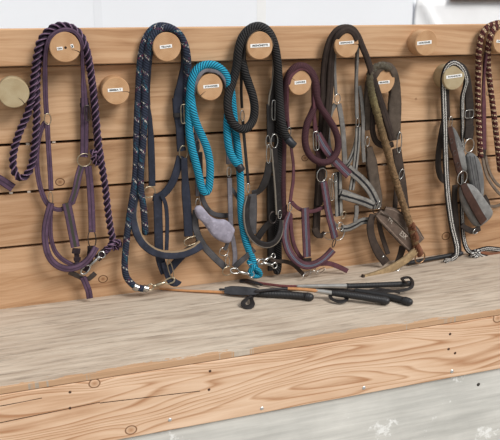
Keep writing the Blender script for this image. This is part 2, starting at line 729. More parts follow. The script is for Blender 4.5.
# bench: weathered top planks, pine fascia
top_mat = wood('weathered grey planks', rgb(202, 188, 171), rgb(180, 164, 147), rgb(124, 109, 95), sx=1.6, sz=22, grain=0.18, axis=1, seed=11, rough=0.85, ringscale=(0.5, 5.0), spots=0.55, worn=(YF + 0.24 + 0.004, rgb(206, 172, 140), rgb(166, 126, 92)))
def FK(px, py):
    p = P(px, py, -YF)
    return p
k1, k2, k3 = FK(94.5, 383.5), FK(131, 430), FK(498, 318)
ck = [(FK(0, 423), FK(100, 402)), (FK(0, 406), FK(42, 398)), (FK(100, 403), FK(200, 391))]
BL = Vector((0.6, -0.24, 0.31))
front_mat = wood('pale pine fascia', rgb(229, 198, 170), rgb(213, 177, 146), rgb(178, 132, 98), sx=1.0, sz=24, grain=0.74, plank=False, seed=4.0, nring=24.0, ringscale=(0.7, 8.5),
                 knots=[(k.x - BL.x, k.z - BL.z, kr) for k, kr in ((k1, 0.013), (k2, 0.014), (k3, 0.016))],
                 cracks=[(a.x - BL.x, a.z - BL.z, b.x - BL.x, b.z - BL.z, 0.0012) for a, b in ck])
bench = thing('bench', 'long timber ledge with grey weathered top and pale pine front below the halters', 'bench', BL)
mb = MB()
TT = 0.017
seams = [YF, -0.325, -0.165, 0.0]
for k in range(3):
    mb.box((WX0, seams[k] + (0.0012 if k else 0), BZ - TT), (WX1, seams[k + 1] - 0.0012, BZ))
bt = mb.build('bench_top', top_mat, bench, smooth=False, bevel=0.0012)
set_attr(bt, 'plank', [1.0] * 6 + [2.0] * 6 + [3.0] * 6)
set_attr(bt, 'tone', [0.0] * 6 + [0.06] * 6 + [0.12] * 6)
mb = MB()
fb_z = FK(250, 415.5).z
mb.box((WX0, YF, fb_z), (WX1, YF + 0.035, BZ - TT - 0.0025))
fb = mb.build('front_board', front_mat, bench, smooth=False, bevel=0.003)
steel = simple('zinc screw', (0.72, 0.73, 0.74, 1), 0.35, 0.85, 0.1)
rust = simple('dark old nail', rgb(84, 60, 46), 0.7, 0.2)
for x, y in ((170, 420), (262, 408.5), (364, 388), (452, 371.5)):
    stud(fb, x, y, 2.0, steel, -YF + 0.0005, 'screw')
for x, y in ((70, 392), (70, 408), (210, 371), (209, 389.5), (450, 334), (448.5, 349), (455, 353)):
    stud(fb, x, y, 1.7, rust, -YF - 0.0005, 'nail')

# concrete base
t = NT('pale board-marked concrete')
s_ = t.sep(t.coord())
n1 = t.noise(t.coord(), 3.5, 6, 0.6)
n2 = t.noise(t.comb(t.math('MULTIPLY', s_[0], 2.0), 0.0, t.math('MULTIPLY', s_[2], 30.0)), 1.5, 5, 0.6)
n3 = t.noise(t.coord(), 9, 5, 0.7)
c_ = t.ramp(t.math('MULTIPLY_ADD', n2, 0.6, t.math('MULTIPLY', n1, 0.5)), [(0.38, rgb(176, 175, 170)), (0.70, rgb(216, 214, 208))])
c_ = t.mix(t.ramp(n3, [(0.62, 0.0), (0.68, 0.8)]), c_, rgb(240, 240, 238))
t.bump(n2, 0.3, 0.004)
conc = t.out(c_, 0.9, 0, 0.2)
mb = MB()
mb.box((WX0, YF + 0.014, 0.0), (WX1, 0.1, fb_z))
struct(mb.build('wall_base', conc, None, smooth=False, bevel=0.003))
mb = MB()
p = FK(480, 384)
stud(None, 478.5, 384.5, 1.9, simple('tie hole', rgb(70, 66, 62), 0.9), -YF - 0.0135, 'trim_5')
struct(bpy.data.objects['trim_5'])
floor_mat = simple('grey stable floor', rgb(150, 146, 138), 0.9, 0, 0.15, 8)
mb.box((-4, -4.5, -0.05), (6, 2.2, 0.0))
struct(mb.build('floor', floor_mat, None, smooth=False))
# white wall beyond and what hangs on it
white_mat = simple('white render', rgb(243, 245, 250), 0.9, 0, 0.01, 3)
mb = MB()
mb.box((-4, 1.6, 0.0), (6, 1.7, 3.0))
struct(mb.build('wall_far', white_mat, None, smooth=False))
grey_mat = simple('pale grey strip', rgb(239, 241, 246), 0.9, 0, 0.02, 3)
warm_mat = simple('cream strip', rgb(243, 243, 243), 0.9, 0, 0.02, 3)
for i, (xp, wd, m) in enumerate(((98, 0.04, grey_mat), (262, 0.05, warm_mat))):
    q = P(xp, 10, -1.59)
    mb = MB()
    mb.box((q.x - wd / 2, 1.599, 0.0), (q.x + wd / 2, 1.6, 2.6))
    struct(mb.build('trim_%d' % (i + 2), m, None, smooth=False))
sheet_mat = simple('white tarpaulin', rgb(246, 246, 248), 0.6, 0, 0.02, 12)
mb = MB()
qa, qb = P(416, -0.3, -1.585), P(540, 2.6, -1.585)
nx, nz = 60, 24
for j in range(nz + 1):
    for i in range(nx + 1):
        x = qa.x + (qb.x - qa.x) * i / nx
        z = qa.z - 0.9 * j / nz
        f = (x - qa.x)
        y = 1.588 + 0.003 * math.sin(f * 24) * (0.3 + j / nz) - 0.02 * math.exp(-((f - 0.7 * (qa.z - z) - 0.03) / 0.03) ** 2)
        mb.v.append(Vector((x, y, z)))
for j in range(nz):
    for i in range(nx):
        a = j * (nx + 1) + i
        mb.face((a, a + nx + 1, a + nx + 2, a + 1))
sheet = mb.build('tarpaulin', sheet_mat, None, angle=80)
sheet.modifiers.new('thick', 'SOLIDIFY').thickness = 0.003
sheet['label'] = 'white tarpaulin with soft folds hanging beyond the top rail at right'
sheet['category'] = 'tarpaulin'
mb = MB()
mb.box((qa.x + 0.22, 1.55, qa.z - 0.001), (qb.x, 1.595, qa.z + 0.06))
beam_m = simple('brown beam', rgb(150, 124, 108), 0.8)
struct(mb.build('trim_4', beam_m, None, smooth=False, bevel=0.004))

# ------------------------------------------------------------------ pegs
def pegwood(name, a, b, c, core=None):
    t = NT(name)
    s = t.sep(t.coord())
    wob = t.noise(t.coord(), 14, 3)
    r2 = t.math('SQRT', t.math('ADD', t.math('MULTIPLY', s[0], s[0]), t.math('MULTIPLY', s[2], s[2])))
    rv = t.math('FRACT', t.math('MULTIPLY_ADD', wob, 1.2, t.math('MULTIPLY', r2, 240.0)))
    rp = t.ramp(rv, [(0.0, 0.0), (0.8, 0.45), (1.0, 0.1)])
    bl = t.noise(t.coord(), 26, 4)
    col = t.ramp(t.math('MULTIPLY_ADD', rp, 0.35, t.math('MULTIPLY', bl, 0.75)), [(0.22, a), (0.5, b), (0.85, c)])
    if core:
        dx, dz = t.math('ADD', s[0], core[0]), t.math('ADD', s[2], core[1])
        dd = t.math('SQRT', t.math('ADD', t.math('MULTIPLY', dx, dx), t.math('MULTIPLY', dz, dz)))
        col = t.mix(t.math('LESS_THAN', t.math('MULTIPLY_ADD', t.noise(t.coord(), 55, 4), 0.030, dd), core[2]), col, c)
    t.bump(bl, 0.3, 0.002)
    return t.out(col, 0.75, 0, 0.25)


peg_mat = pegwood('turned peg wood', rgb(202, 165, 128), rgb(184, 143, 105), rgb(140, 100, 68))
moss_mat = pegwood('greenish aged peg wood', rgb(182, 168, 138), rgb(166, 148, 116), rgb(142, 112, 78))
tape_mat = simple('white label tape', rgb(244, 244, 242), 0.5, 0, 0.02)
ink_mat = simple('black label print', rgb(26, 26, 28), 0.6)
hole_mat = simple('dark hole', rgb(44, 30, 24), 0.9)


def text_mesh(txt, size, mat, name, parent, loc, rotx=math.pi / 2, roty=0.0, width=None, bold=0.0, rz=0.0):
    cu = bpy.data.curves.new(name, 'FONT')
    cu.body = txt
    cu.size = size
    cu.align_x = 'CENTER'
    cu.align_y = 'CENTER'
    cu.extrude = 0.00015
    cu.offset = bold
    tmp = bpy.data.objects.new('tmp_text', cu)
    COL.objects.link(tmp)
    me = bpy.data.meshes.new_from_object(tmp.evaluated_get(bpy.context.evaluated_depsgraph_get()))
    bpy.data.objects.remove(tmp)
    xs = [v.co.x for v in me.vertices]
    k = width / (max(xs) - min(xs)) if width else 1
    for v in me.vertices:
        v.co.x *= k
    R = Matrix.Rotation(rz, 4, 'Z') @ Matrix.Rotation(roty, 4, 'Y') @ Matrix.Rotation(rotx, 4, 'X')
    me.transform(R)
    me.transform(Matrix.Translation(loc))
    me.materials.clear()
    me.materials.append(mat)
    me.name = name
    o = bpy.data.objects.new(name, me)
    COL.objects.link(o)
    o.parent = parent
    return o


def peg(x, y, base, face, label, texts=(), mat=None, crack=None, r=0.0406, hole=False):
    c = P(x, y, face)
    T = thing('peg', label, 'peg', (c.x, -base, c.z), 'round wooden pegs on the board wall')
    mb = MB()
    n = 40
    rows = []
    L = face - base
    wob = random.random() * 9
    ck = math.radians(crack) if crack is not None else None
    for dy, k in ((0.004, 1.0), (-L + 0.004, 1.0), (-L + 0.0012, 0.985), (-L, 0.95), (-L, 0.5), (-L, 0.02)):
        row = []
        for a in range(n):
            an = 2 * math.pi * a / n
            rr = r * k * (1 + 0.012 * math.sin(3 * an + wob))
            yy = dy
            row.append(Vector((c.x + rr * math.cos(an), -base + yy, c.z + rr * math.sin(an))))
        rows.append(row)
    mb.rings(rows, [0, L, L + 0.002, L + 0.004, L + 0.02, L + 0.04], [k / n for k in range(n + 1)])
    ob = mb.build('peg_body', mat or peg_mat, T, angle=35)
    if ck is not None:
        m2 = MB()
        ca, sa = math.cos(ck), math.sin(ck)
        a = Vector((c.x + ca * r * 0.45, -face - 0.0002, c.z + sa * r * 0.45))
        b = Vector((c.x + ca * r * 0.99, -face + 0.0006, c.z + sa * r * 0.99))
        ribbon(m2, [(a, 0.0006, 0.0008), ((a + b) / 2 + Vector((0.001, 0, 0.0012)), 0.0016, 0.0008), (b, 0.0030, 0.0014)])
        m2.build('crack', hole_mat, T)
    if hole:
        stud(T, x + 0.5, y + 0.3, 1.6, hole_mat, face - 0.0008, 'bore_hole')
    for (dx, dz, wd, ht, rot, txt) in texts:
        m3 = MB()
        cc = Vector((c.x + dx, -face - 0.0004, c.z + dz))
        ra = math.radians(rot)
        ux = Vector((math.cos(ra), 0, math.sin(ra)))
        ribbon(m3, [(cc - ux * wd / 2, ht, 0.0008), (cc + ux * wd / 2, ht, 0.0008)], pw=0.2)
        lb = m3.build('name_label', tape_mat, T)
        if txt:
            text_mesh(txt, ht * 0.70, ink_mat, 'lettering', lb, Vector((dx, -face + base - 0.0010, dz)), roty=-ra, width=wd * 0.80, bold=0.00022)
    return T


RF, LF = 0.08, 0.06
peg(65, 47.3, RAIL, RF, 'rail peg with a torn label and bore hole, holding purple twisted rope', [(-0.014, -0.003, 0.015, 0.0085, 6, 'GIA'), (0.019, 0.003, 0.007, 0.010, 15, 'J')], crack=-20, hole=True)
peg(13.5, 92.8, 0, LF, 'greenish mossy peg without a label at the far left, nothing hung on it', mat=moss_mat, crack=-50, r=0.041)
peg(116, 91, 0, LF, 'empty labelled peg below the rail between purple and navy ropes', [(-0.002, 0.003, 0.042, 0.0095, 2, 'SIMBA T')], crack=-8, r=0.0392)
peg(167, 46.9, RAIL, RF, 'rail peg holding the navy flecked lead rope', [(-0.003, 0.001, 0.035, 0.0095, 6, 'TELLA-JA')])
peg(210.2, 87.3, 0, LF, 'lower peg wrapped by the turquoise rope and grey halter', [(0.003, 0.003, 0.048, 0.0095, 3, 'STRANNEE')], crack=-142, r=0.0392)
peg(260, 45.8, RAIL, RF, 'rail peg with the longest name label under thick black rope', [(0.0, 0.001, 0.060, 0.0105, 2, 'MIGNONETTE')], r=0.0404)
peg(300, 82.3, 0, LF, 'lower peg with side crack under the plain burgundy rope', [(0.001, 0.000, 0.038, 0.0105, 4, 'CAPUCINE')], crack=158, r=0.0392)
peg(347, 44.3, RAIL, RF, 'rail peg with crack at right, under the dark brown rope', [(-0.002, 0.005, 0.050, 0.0090, 3, 'MAPACHE ID')], crack=-2)
peg(384, 81.3, 0, LF, 'lower peg half hidden by the fuzzy taupe strap', [(0.0, -0.003, 0.040, 0.0095, 3, 'BELINDER')], r=0.0392)
peg(426.5, 43, RAIL, RF, 'bare rail peg at right with a label and nothing hung on it', [(-0.008, 0.001, 0.052, 0.0110, 4, 'HORTENSE')], r=0.0406)
peg(454, 77.5, 0, LF, 'greenish lower peg with blurred label inside the black and white plaited strap', [(0.0, 0.004, 0.060, 0.0105, 5, 'IVANHOE')], mat=moss_mat, r=0.041)
peg(503.5, 41, RAIL, RF, 'rail peg cut off by the right photo edge under burgundy and tan rope', [(-0.008, -0.002, 0.040, 0.009, -6, 'OLYMPE')], r=0.0406)

# ------------------------------------------------------------------ tack materials
M = {}
M['silver'] = simple('nickel fitting', (0.50, 0.49, 0.47, 1), 0.25, 0.95, 0.35)
M['brass'] = simple('worn brass fitting', (0.42, 0.36, 0.26, 1), 0.3, 0.9, 0.35)
M['gun'] = simple('dark tarnished fitting', (0.09, 0.075, 0.07, 1), 0.4, 0.8, 0.2)
M['bronze'] = simple('bronze ring', (0.34, 0.21, 0.12, 1), 0.35, 0.9, 0.2)
M['black_plastic'] = simple('black rubber cap', rgb(36, 38, 44), 0.45)

def tack_mats():
    g = rgb
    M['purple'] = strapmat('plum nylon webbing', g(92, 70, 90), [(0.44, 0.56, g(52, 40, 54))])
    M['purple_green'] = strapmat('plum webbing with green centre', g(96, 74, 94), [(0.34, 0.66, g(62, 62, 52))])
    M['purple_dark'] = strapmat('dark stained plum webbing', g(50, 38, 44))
    t = NT('plum twisted strand')
    uv = t.sep(t.coord('UV'))
    f = t.math('LESS_THAN', t.math('ABSOLUTE', t.math('SUBTRACT', t.math('FRACT', t.math('ADD', uv[1], 0.5)), 0.5)), 0.11)
    n = t.noise(t.coord(), 300, 2)
    cc = t.mix(f, t.ramp(n, [(0.3, g(26, 18, 30)), (0.7, g(50, 36, 54))]), t.ramp(n, [(0.3, g(98, 74, 98)), (0.7, g(140, 112, 136))]))
    t.bump(n, 0.4, 0.001)
    M['purple_rope'] = t.out(cc, 0.75, 0, 0.25)
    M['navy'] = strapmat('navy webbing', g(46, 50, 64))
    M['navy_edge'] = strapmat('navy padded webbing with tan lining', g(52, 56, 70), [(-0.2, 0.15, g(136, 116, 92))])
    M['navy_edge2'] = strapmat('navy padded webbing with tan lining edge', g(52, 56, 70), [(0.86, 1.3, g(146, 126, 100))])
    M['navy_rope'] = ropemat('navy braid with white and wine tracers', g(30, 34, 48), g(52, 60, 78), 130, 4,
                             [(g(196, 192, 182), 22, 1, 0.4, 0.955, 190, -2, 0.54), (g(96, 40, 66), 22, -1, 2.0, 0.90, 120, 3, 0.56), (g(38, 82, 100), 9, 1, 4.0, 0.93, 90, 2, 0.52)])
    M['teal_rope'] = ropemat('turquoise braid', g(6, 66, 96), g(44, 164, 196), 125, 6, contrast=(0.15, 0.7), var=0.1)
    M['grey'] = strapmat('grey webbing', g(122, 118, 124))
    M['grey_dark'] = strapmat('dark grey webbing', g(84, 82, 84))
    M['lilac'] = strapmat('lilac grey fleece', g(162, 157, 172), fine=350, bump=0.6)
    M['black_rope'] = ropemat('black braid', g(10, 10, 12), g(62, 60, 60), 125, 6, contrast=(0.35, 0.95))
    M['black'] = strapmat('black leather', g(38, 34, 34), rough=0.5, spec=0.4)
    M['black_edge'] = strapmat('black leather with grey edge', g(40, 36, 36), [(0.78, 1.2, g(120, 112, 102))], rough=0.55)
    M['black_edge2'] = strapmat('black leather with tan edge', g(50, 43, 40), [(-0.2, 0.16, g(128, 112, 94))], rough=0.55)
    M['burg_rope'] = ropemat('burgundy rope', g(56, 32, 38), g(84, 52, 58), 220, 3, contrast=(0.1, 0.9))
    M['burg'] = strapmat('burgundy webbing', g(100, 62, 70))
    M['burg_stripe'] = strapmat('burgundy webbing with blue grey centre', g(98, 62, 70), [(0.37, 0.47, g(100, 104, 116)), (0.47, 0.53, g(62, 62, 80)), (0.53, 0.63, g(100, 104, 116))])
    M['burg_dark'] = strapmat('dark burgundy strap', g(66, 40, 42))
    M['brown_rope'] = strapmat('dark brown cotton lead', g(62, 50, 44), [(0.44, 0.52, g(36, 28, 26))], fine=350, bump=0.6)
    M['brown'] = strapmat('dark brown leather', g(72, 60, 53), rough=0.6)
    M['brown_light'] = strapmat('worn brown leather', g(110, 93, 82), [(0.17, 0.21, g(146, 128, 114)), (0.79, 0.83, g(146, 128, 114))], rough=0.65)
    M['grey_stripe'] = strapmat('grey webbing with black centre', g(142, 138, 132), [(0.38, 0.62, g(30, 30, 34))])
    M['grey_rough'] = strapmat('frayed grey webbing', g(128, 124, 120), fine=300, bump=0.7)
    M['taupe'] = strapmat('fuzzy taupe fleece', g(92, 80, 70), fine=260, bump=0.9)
    M['taupe_rope'] = ropemat('grey twisted cord', g(74, 70, 66), g(128, 122, 116), 90, 3)
    t = NT('worn hairy olive tan rope')
    n = t.ramp(t.noise(t.coord(), 130, 5, 0.75), [(0.38, 0.0), (0.62, 1.0)])
    sx = t.sep(t.coord('UV'))[0]
    base = t.ramp(t.math('MULTIPLY', sx, 1.6), [(0.10, g(108, 104, 94)), (0.26, g(150, 138, 98)), (0.40, g(142, 118, 86)), (0.55, g(160, 128, 94))])
    cc = t.mix(t.math('MULTIPLY', n, 0.7), base, g(84, 68, 48))
    t.bump(n, 0.9, 0.003)
    M['tan_rope'] = t.out(cc, 0.9, 0, 0.2)
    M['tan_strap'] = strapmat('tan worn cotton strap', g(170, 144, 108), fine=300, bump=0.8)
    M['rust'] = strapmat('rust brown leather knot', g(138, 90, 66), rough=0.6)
    M['emblem'] = simple('pale embroidery', g(178, 168, 156), 0.9)
    M['plait'] = ropemat('black and white plait', g(28, 26, 28), g(36, 34, 36), 60, 1,
                         [(g(226, 224, 220), 120, 1, 0.0, 0.45, 150, 2, 0.48)], contrast=(0.2, 0.8), var=0.1)
    t = NT('black and white plaited band')
    uv = t.sep(t.coord('UV'))
    wv = t.math('SINE', t.math('MULTIPLY', uv[0], 2 * math.pi * 115))
    fs = None
    for v0, ph in ((0.30, 0.0), (0.66, 1.6)):
        cx = t.math('MULTIPLY_ADD', t.math('SINE', t.math('MULTIPLY_ADD', uv[0], 2 * math.pi * 115, ph)), 0.045, v0)
        f = t.math('LESS_THAN', t.math('ABSOLUTE', t.math('SUBTRACT', uv[1], cx)), 0.085)
        fs = f if fs is None else t.math('MAXIMUM', fs, f)
    fs = t.math('MULTIPLY', fs, t.math('GREATER_THAN', t.noise(t.coord(), 420, 1), 0.40))
    cc = t.mix(fs, g(34, 31, 31), g(200, 196, 190))
    t.bump(wv, 0.4, 0.001)
    M['plait_band'] = t.out(cc, 0.8, 0, 0.2)
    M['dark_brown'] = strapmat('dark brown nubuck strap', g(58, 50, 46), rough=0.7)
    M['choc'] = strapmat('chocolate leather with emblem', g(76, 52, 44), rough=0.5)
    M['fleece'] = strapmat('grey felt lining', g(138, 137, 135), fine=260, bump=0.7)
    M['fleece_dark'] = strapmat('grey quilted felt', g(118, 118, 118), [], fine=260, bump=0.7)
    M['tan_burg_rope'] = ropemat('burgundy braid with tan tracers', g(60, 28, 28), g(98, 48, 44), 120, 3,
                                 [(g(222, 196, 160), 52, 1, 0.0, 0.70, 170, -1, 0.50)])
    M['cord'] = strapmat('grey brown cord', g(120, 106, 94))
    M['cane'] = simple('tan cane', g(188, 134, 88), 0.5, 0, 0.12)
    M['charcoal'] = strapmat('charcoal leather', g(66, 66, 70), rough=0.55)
    t = NT('black ribbed rubber grip')
    uv = t.sep(t.coord('UV'))
    wv = t.math('SINE', t.math('ADD', t.math('MULTIPLY', uv[0], 2 * math.pi * 210), t.math('MULTIPLY', uv[1], 2 * math.pi)))
    t.bump(wv, 0.35, 0.0015)
    M['grip'] = t.out(rgb(38, 38, 40), 0.45, 0, 0.4)
    M['shaft_black'] = simple('black braided shaft', g(40, 36, 38), 0.5, 0, 0.3, 200)
    M['shaft_silver'] = simple('silver grey shaft', g(168, 166, 162), 0.35, 0.5, 0.15)
    M['shaft_red'] = simple('dark red shaft', g(110, 60, 60), 0.5, 0, 0.3, 200)


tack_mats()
HG = 'halters hanging on the pegs'
LG = 'lead ropes hanging on the pegs'

# ================================================================== purple halter and rope (first rail peg)
T = thing('halter', 'plum webbing halter with green-striped nose strap on the leftmost rail peg', 'halter', P(72, 290, 0.03), HG)
strap(T, 'crownpiece', [(46.5, 114, 0.030, 5, 8), (45.5, 97, 0.034), (45, 75, 0.045), (45.5, 55, 0.058, 4.5, 14), (48.6, 40, 0.068, 4.6, 24), (55.5, 32.8, 0.068), (65, 29.6, 0.068), (74.6, 32, 0.068), (81, 41, 0.066), (82, 55, 0.056, 3.6, 14), (83, 75, 0.042, 4, 8), (84, 92, 0.036, 6, 5), (85, 112, 0.032, 7, 5)], M['purple'])
ring(T, 47.7, 119, 6.5, 11, M['brass'], 0.036, 1.5)
strap(T, 'cheek_strap', [(84.3, 98, 0.026, 8, 5), (84.5, 115), (84.5, 135), (84.2, 152), (84, 157, 0.03)], M['purple'])
buckle(T, 87.3, 113, 5, 15, M['gun'], 0.040, 1.7)
keeper(T, 84.5, 105, 9, 4, M['purple_dark'], 0.030)
ring(T, 84.3, 160, 14, 13, M['brass'], 0.036, 1.5)
strap(T, 'throat_latch', [(45.5, 122, 0.030, 5, 5), (41, 130), (38, 142), (36.8, 156), (37.5, 172), (40.5, 188), (45, 200), (50, 207)], M['purple'])
strap(T, 'cheek_strap', [(47.3, 124, 0.034, 5, 5), (48.2, 142), (49.5, 162), (50.5, 178), (51, 190)], M['purple'])
ring(T, 50.8, 198, 4, 13, M['brass'], 0.036, 1.4)
strap(T, 'throat_latch', [(81.5, 166, 0.036, 7, 4), (78.5, 176), (75.5, 190), (71.5, 203)], M['purple_green'])
strap(T, 'cheek_strap', [(88, 166, 0.036, 7, 4), (89.8, 182), (91.3, 205), (92, 226), (92, 232)], M['purple'])
strap(T, 'throat_latch', [(50, 207, 0.034, 4.5, 9), (55, 209), (61, 209.5), (68, 205.5), (73, 202)], M['purple'])
strap(T, 'nose_strap', [(66.5, 203, 0.044, 9, 4), (69, 214), (72.5, 232), (75.5, 247)], M['purple_green'])
keeper(T, 76.2, 251, 8, 5, M['purple_dark'], 0.044, -12)
strap(T, 'nose_strap', [(76.2, 250, 0.042, 5, 6), (77, 258), (77, 266, 0.05)], M['purple_dark'])
keeper(T, 77.2, 259, 7, 3, M['purple_dark'], 0.046, -5)
ring(T, 92, 239, 8, 19, M['gun'], 0.038, 1.7)
strap(T, 'noseband', [(51, 203, 0.046, 6.5, 12), (48, 214), (45.3, 227), (45.2, 241, 0.05), (48, 254, 0.055), (54, 263), (63, 268, 0.06), (73, 268.3), (83, 264, 0.055), (91, 256), (96, 247, 0.046)], M['purple'])
strap(T, 'noseband', [(51, 206, 0.030, 4.5, 9), (50.3, 222), (51, 238), (55, 251), (62, 259), (71, 264, 0.036), (80, 268)], M['purple'])
strap(T, 'chin_strap', [(91, 246, 0.026, 7, 6), (90.5, 255, 0.026), (88, 264, 0.03), (84, 271, 0.034)], M['purple_dark'])
strap(T, 'chin_strap', [(69, 272, 0.034, 5, 6), (77, 275.5, 0.036), (86, 279.5, 0.038), (91, 277), (95.5, 273, 0.036)], M['gun'], label='dark tarnished cross piece')
strap(T, 'chin_strap', [(83, 277, 0.046, 6.5, 5), (86, 284, 0.046), (88.6, 291, 0.044), (89.8, 298.2, 0.040)], M['purple'])
R_ = thing('lead_rope', 'plum twisted lead rope with lilac strands on the leftmost rail peg', 'lead rope', P(70, 270, 0.05), LG)
rope(R_, 'rope', [(106, 250, 0.045), (111, 245), (112.5, 240, 0.042), (110, 226), (107.5, 208), (105.5, 190), (102.5, 170), (99, 148), (96.5, 125), (94.8, 105), (92.5, 86, 0.040), (89.5, 66, 0.050), (85.5, 48, 0.064), (79, 35), (70, 27.5, 0.066), (58, 26), (47.5, 32, 0.066), (40, 43), (36.5, 58, 0.056), (34, 78, 0.040), (31.5, 98, 0.036), (27, 115), (19.5, 132), (14.3, 149), (12.8, 163), (15.5, 174), (20.5, 178), (26.5, 175), (31.5, 165, 0.034), (34.5, 148), (36.2, 128), (36.5, 105), (36.5, 85, 0.032), (37.5, 66, 0.040), (41.5, 48, 0.048), (49, 34.5), (60, 26.5, 0.047), (72, 28), (81, 36), (86.5, 50, 0.047), (90, 68, 0.036), (93, 90, 0.024), (95, 115, 0.022), (97, 138, 0.025), (98, 152, 0.03)], 0.0112, M['purple_rope'], 'twist', pitch=0.056)
rope(R_, 'end_knot', [(91.5, 150, 0.036), (95, 156, 0.044), (100, 160, 0.036), (101, 154, 0.026), (96, 152, 0.044), (93, 158, 0.04), (97, 165, 0.036)], 0.0085, M['purple_rope'], 'twist', pitch=0.04)
rope(R_, 'eye_splice', [(104, 253, 0.046), (108, 249, 0.052), (113, 244, 0.052), (118, 242, 0.042), (119.5, 246, 0.036), (115, 248, 0.040), (110, 246.5, 0.050), (113, 241, 0.050)], 0.0100, M['purple_rope'], 'twist', pitch=0.04)
strap(R_, 'sleeve', [(97, 259, 0.046, 7, 12), (101.5, 254.5), (107, 249.5)], M['purple_dark'])
snap(R_, P(104, 252.5, 0.056), P(81, 274, 0.054), M['silver'], 1.25)

# billet tip reaching in from the left
T = thing('halter', 'tip of a plum webbing strap reaching in at the left photo edge', 'halter', P(-30, 178, 0.02))
strap(T, 'billet', [(-60, 140, 0.016, 9, 5), (-30, 159), (-8, 175), (3, 181.5), (13, 188)], M['purple'])
strap(T, 'cheek_strap', [(-60, 140, 0.016, 9, 5), (-62, 190), (-60, 240)], M['purple'])
ring(T, -60, 140, 12, 12, M['brass'], 0.018, 1.6)

# ================================================================== navy halter and rope (second rail peg)
T = thing('halter', 'navy webbing halter with tan-lined noseband on the second rail peg', 'halter', P(165, 280, 0.03), HG)
strap(T, 'crownpiece', [(149, 105, 0.022, 3, 6), (148.5, 92, 0.026), (149.5, 72, 0.044, 3, 12), (151.5, 52, 0.056, 3, 20), (157, 36, 0.056), (167, 30.5, 0.056), (177, 35, 0.056), (182.5, 48, 0.056, 4, 20), (183.3, 64, 0.046, 5, 12), (181, 82, 0.034, 8, 5), (178.5, 96, 0.03, 10), (178, 106, 0.03)], M['navy'])
strap(T, 'cheek_strap', [(148.8, 105, 0.024, 2.5, 5), (150, 122, 0.026, 5), (151, 145, 0.028, 7), (151.8, 170), (152, 186)], M['navy'])
strap(T, 'billet', [(177.5, 98, 0.03, 11, 6), (178.5, 112), (180, 128, 0.03, 9), (180.8, 143), (181.5, 151)], M['navy'])
buckle(T, 184, 114, 6.5, 19, M['brass'], 0.042, 1.7)
keeper(T, 178.5, 115, 11, 4, M['black'], 0.036)
ring(T, 183.5, 152.5, 9, 14, M['brass'], 0.036, 1.6)
strap(T, 'throat_latch', [(180.5, 156, 0.034, 8, 4), (177.5, 168), (172.5, 182), (165.5, 192), (158, 197, 0.036), (153, 197)], M['navy'])
strap(T, 'cheek_strap', [(184, 158, 0.040, 7, 4), (184.8, 175), (186, 195, 0.04, 9), (187.5, 215), (188.5, 236)], M['navy'])
ring(T, 191, 241, 15, 8, M['brass'], 0.046, 1.6, 8, pw=0.7)
ring(T, 149.5, 192, 12, 11, M['brass'], 0.040, 1.9, pw=0.85)
strap(T, 'nose_strap', [(157.5, 195, 0.040, 9, 4), (158, 212), (158.5, 232), (159, 250), (161, 262, 0.038), (165, 273)], M['navy'])
strap(T, 'nose_strap', [(161.5, 195, 0.046, 4, 4), (165.5, 204), (167, 218), (167, 236), (166.5, 250)], M['navy'])
strap(T, 'noseband', [(138, 190, 0.040, 7, 8), (134.8, 203, 0.044), (133.8, 216, 0.048), (136, 230, 0.054, 8.5, 12), (142, 242, 0.060), (151, 250, 0.064), (161, 254), (172, 255, 0.064), (184, 253.5, 0.058), (194, 249.5), (201, 244.5, 0.05, 10)], M['navy_edge'])
strap(T, 'noseband', [(200, 238, 0.036, 6, 6), (196, 246, 0.034), (186, 252, 0.03, 8), (178, 260), (171, 268), (166, 275)], M['navy'])
ring(T, 170.5, 269, 4.5, 20, M['brass'], 0.056, 1.7, 12)
strap(T, 'chin_strap', [(163, 262, 0.046, 5, 5), (166, 272), (171, 281, 0.05, 8), (176, 282.5, 0.046, 9), (178, 280, 0.044)], M['navy'])
R_ = thing('lead_rope', 'navy braided lead rope with white and wine flecks on the second rail peg', 'lead rope', P(128, 285, 0.03), LG)
rope(R_, 'rope', [(134, 285.5, 0.046), (130, 282), (126, 275.5), (124.6, 265), (125.6, 250), (127.2, 234), (129.5, 216), (132.5, 198, 0.046), (135, 180, 0.042), (136.2, 160), (136.5, 138), (137.2, 116), (138.2, 96, 0.038), (139.2, 76, 0.042), (141, 56, 0.050), (145, 40), (152, 29.5), (161, 25.8, 0.050), (172, 28.5), (181, 36.5), (186.4, 50, 0.050), (188, 68, 0.042), (186.5, 90, 0.022), (187, 115, 0.018), (190, 140), (193, 160)], 0.0103, M['navy_rope'])
rope(R_, 'rope', [(145.3, 232, 0.046), (144.3, 218), (142.8, 203, 0.05), (140.6, 188), (140.8, 170, 0.052), (142.5, 150), (144, 126), (144.8, 102, 0.048), (145, 78), (146.8, 58, 0.058), (150.8, 41, 0.070), (158, 31, 0.070), (168, 28, 0.070), (178, 32.5), (184.2, 43), (186.5, 58, 0.064), (187, 75, 0.042), (186, 92, 0.03), (186.5, 100, 0.024)], 0.0103, M['navy_rope'])
ferrule(R_, P(133.5, 286, 0.048), P(138.5, 288.2, 0.05), 0.0125, M['silver'])
ferrule(R_, P(143, 288, 0.05), P(148, 289, 0.05), 0.0120, M['silver'])
rope(R_, 'rope', [(136, 287, 0.05), (141, 288.3, 0.05), (146, 289, 0.05)], 0.0108, M['navy_rope'])
snap(R_, P(148, 288, 0.055), P(175, 279, 0.056), M['brass'], 1.4)

